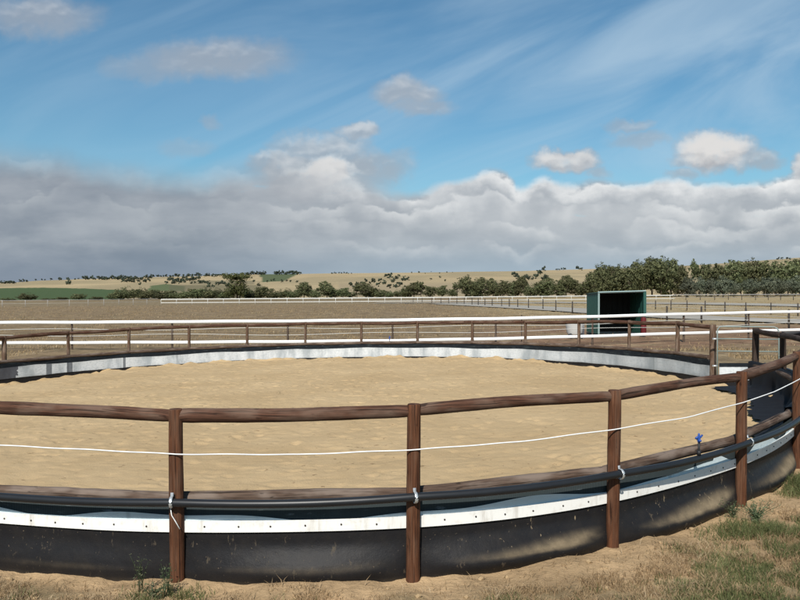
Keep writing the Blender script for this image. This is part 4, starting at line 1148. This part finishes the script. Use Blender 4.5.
gap = n.smooth(n.noise(n.vec('MULTIPLY', uv, (1/95, 1/26, 1.0)), 1.0, 6, .6), .60, .74)
bank = n.math('MULTIPLY', bank, n.math('SUBTRACT', 1.0, n.math('MULTIPLY', n.math('MULTIPLY', gap, .55), n.math('MULTIPLY', n.smooth(U, 120., 330.), n.smooth(V, 250., 222.)))))
# --- separate clouds: cx, cy, rx, ry, opacity
BL = [(715, 150, 42, 23, 1.0, .9), (748, 158, 36, 11, .75, .3), (692, 158, 26, 9, .7, .5), (567, 161, 37, 14, .92, .8), (408, 94, 40, 18, .70, .45), (420, 107, 36, 13, .6, .2),
      (215, 60, 88, 26, .66, .25), (150, 66, 50, 18, .4, .1), (38, 16, 70, 25, .62, .3), (300, 182, 40, 22, .9, .75), (325, 172, 36, 22, .95, 1.0), (356, 166, 48, 22, .8, .4), (358, 133, 24, 12, .70, .7), (308, 146, 36, 13, .66, .5),
      (262, 160, 24, 13, .65, .5), (632, 123, 30, 9, .5, .3), (642, 139, 36, 10, .48, .25), (212, 122, 16, 8, .35, .2), (797, 172, 14, 18, .9, .7), (682, 172, 20, 8, .6, .3), (598, 173, 18, 9, .55, .3), (400, 160, 22, 14, .45, .3), (190, 148, 30, 10, .25, .2),
      (322, 150, 62, 20, .72, .5), (290, 168, 40, 22, .8, .6), (335, 172, 76, 28, .78, .35), (378, 164, 40, 20, .7, .2)]
acc = None; lowacc = None; tone = None
for (cx, cy, rx, ry, al, tn) in BL:
    ex = n.math('POWER', n.math('ABSOLUTE', n.math('DIVIDE', n.math('SUBTRACT', nx, float(cx)), float(rx))), 2.0)
    ty = n.math('DIVIDE', n.math('SUBTRACT', ny, float(cy)), float(ry))
    ey = n.math('POWER', n.math('ABSOLUTE', ty), 2.0)
    e = n.math('SUBTRACT', 1.0, n.math('ADD', ex, ey))
    e = n.math('MULTIPLY', n.smooth(e, -.25, .75 if tn > .5 else 1.0), al)
    acc = e if acc is None else n.math('MAXIMUM', acc, e)
    sh_ = n.math('MULTIPLY', e, n.smooth(ty, -.5, .75)); t_ = n.math('MULTIPLY', e, tn)
    lowacc = sh_ if lowacc is None else n.math('MAXIMUM', lowacc, sh_); tone = t_ if tone is None else n.math('MAXIMUM', tone, t_)
# --- high thin cirrus streaks
sv = n.comb(n.math('ADD', n.math('MULTIPLY', U, 1/520), n.math('MULTIPLY', V, -1/420)), n.math('ADD', n.math('MULTIPLY', U, 1/230), n.math('MULTIPLY', V, 1/105)), 0.0)
ci = n.noise(sv, 1.0, 6, .52, .9)
cir = n.math('MULTIPLY', n.smooth(ci, .30, .78), n.smooth(U, 60., 620., .26, .68))
cir = n.math('MULTIPLY', cir, n.smooth(V, -120., 90., .55, 1.0))
def vor(v, sc):
    o = n.node('ShaderNodeTexVoronoi', feature='SMOOTH_F1' if sc < 1 else 'F1', voronoi_dimensions='2D'); n.l.new(v, o.inputs['Vector'])
    o.inputs['Scale'].default_value = sc
    if sc < 1: o.inputs['Smoothness'].default_value = .45
    return o.outputs['Distance']
# --- relief: compare a billow noise with itself a little towards the sun
bv = n.vec('MULTIPLY', n.comb(n.math('ADD', U, n.math('MULTIPLY', n.math('SUBTRACT', ws.outputs[0], .5), 22.0)), nV, 0.0), (1/58, 1/30, 1.0))
def billow(v):
    h_ = n.math('ADD', n.math('MULTIPLY', vor(v, .9), .60), n.math('MULTIPLY', vor(v, 2.3), .34))
    h_ = n.math('ADD', h_, n.math('MULTIPLY', vor(v, 5.5), .16))
    return n.math('SUBTRACT', 1.0, h_)
b0 = billow(bv); b1 = billow(n.vec('ADD', bv, (-.05, -.16, 0.0)))
rel = n.math('MULTIPLY', n.math('SUBTRACT', b0, b1), 3.2)
hor = n.smooth(V, 215., 280.)
shade_l = n.mix(hor, (.265, .302, .355), (.180, .225, .295))       # left part of the bank: heavy and blue-grey
shade_r = n.mix(hor, (.405, .438, .475), (.345, .42, .49))
shade = n.mix(n.smooth(U, 60., 520.), shade_l, shade_r)
lite = n.mix(n.smooth(U, 150., 500.), (.44, .47, .50), (.90, .90, .89))
broad = n.noise(n.vec('MULTIPLY', uv, (1/120, 1/40, 1.0)), 1.0, 5, .55)
shade = n.mix(n.smooth(broad, .30, .72), n.mix(.16, shade, (.10, .12, .16)), n.mix(.26, shade, (.62, .63, .64)))
bankc = shade
# rows of heaped cloud one before the other, each bright along its rounded heads and grey at its base
for k, (off, dep_h, amp, br) in enumerate([(0., 30., 0., 1.0), (24., 30., 26., .55), (45., 24., 20., .42), (64., 16., 14., .30)]):
    sx = n.noise(n.comb(n.math('MULTIPLY', U, 1/(95.-9*k)), 3.1*k+.7, 0.0), 1.0, 3, .55)
    line = n.math('ADD', top if k == 0 else n.math('MULTIPLY_ADD', top, .35, 118.0), n.math('MULTIPLY_ADD', n.math('SUBTRACT', sx, .5), 2.2*amp, off))
    bump_ = n.math('MULTIPLY', n.math('SUBTRACT', .55, b0), 30.-4.5*k)
    dk = n.math('SUBTRACT', n.math('MULTIPLY_ADD', n.math('SUBTRACT', fine, .5), 17.0-2.5*k, nV), n.math('ADD', line, bump_))
    cover = n.smooth(dk, -2.5-1.0*(k == 0), 3.5)
    patch = n.smooth(n.noise(n.comb(n.math('MULTIPLY', U, 1/62), 7.7*k+2.0, n.math('MULTIPLY', V, 1/90)), 1.0, 3, .5), .36, .66)
    if k == 0: patch = n.math('MAXIMUM', patch, n.smooth(U, 380., 470., 0.0, .75))
    top_l = n.math('MULTIPLY', n.math('POWER', n.smooth(dk, dep_h, -2.0), 1.4), n.math('MULTIPLY', patch, br))
    top_l = n.math('ADD', top_l, n.math('MULTIPLY', n.math('MULTIPLY', rel, .14), n.math('MULTIPLY', patch, br)), clamp=True)
    rowc = n.mix(top_l, shade, lite)
    bankc = n.mix(cover, bankc, rowc)
bankc = n.mix(n.math('MULTIPLY', n.smooth(V, 238., 290.), .70), bankc, n.mix(n.smooth(U, 100., 500.), (.205, .252, .330), (.36, .46, .55)))
puffl = n.math('ADD', n.math('SUBTRACT', tone, n.math('MULTIPLY', lowacc, .55)), n.math('MULTIPLY', rel, .35))
puffc = n.mix(n.smooth(puffl, -.05, .85), (.37, .39, .425), (.70, .69, .68))
def bg(color, st):
    o = n.node('ShaderNodeBackground'); n.put(o.inputs['Color'], color if isinstance(color, bpy.types.NodeSocket) else (*color, 1)); o.inputs['Strength'].default_value = st; return o.outputs[0]
def mixs(f, a, b2):
    o = n.node('ShaderNodeMixShader'); n.put(o.inputs[0], f); n.l.new(a, o.inputs[1]); n.l.new(b2, o.inputs[2]); return o.outputs[0]
s = mixs(cir, bgn.outputs[0], bg((.46, .60, .72), 1.0))
s = mixs(n.math('MULTIPLY', acc, n.smooth(fine, .15, .5, .75, 1.0)), s, bg(puffc, 1.0))
s = mixs(n.math('MULTIPLY', bank, .97), s, bg(bankc, 1.0))
below = n.smooth(sp.outputs[2], -.10, -.005)
n.l.new(s, W.node_tree.nodes['World Output'].inputs['Surface'])

cam = bpy.data.cameras.new('camera'); cam.sensor_width = 36; cam.lens = F/800*36; cam.clip_start = .05; cam.clip_end = 9000
co_ = bpy.data.objects.new('camera', cam); COL.objects.link(co_); co_.location = (0, 0, CAMZ)
co_.rotation_euler = (math.radians(90)-math.atan((300-HY)/F), 0, 0)
S.camera = co_
S.render.engine = 'CYCLES'
S.cycles.max_bounces = 4; S.cycles.diffuse_bounces = 2; S.cycles.glossy_bounces = 2; S.cycles.transmission_bounces = 2
W.cycles.sampling_method = 'MANUAL'; W.cycles.sample_map_resolution = 512
S.render.resolution_x, S.render.resolution_y = 1024, 768
S.view_settings.view_transform = 'Standard'; S.view_settings.look = 'None'; S.view_settings.exposure = .08; S.view_settings.gamma = 1
S.view_settings.use_curve_mapping = False
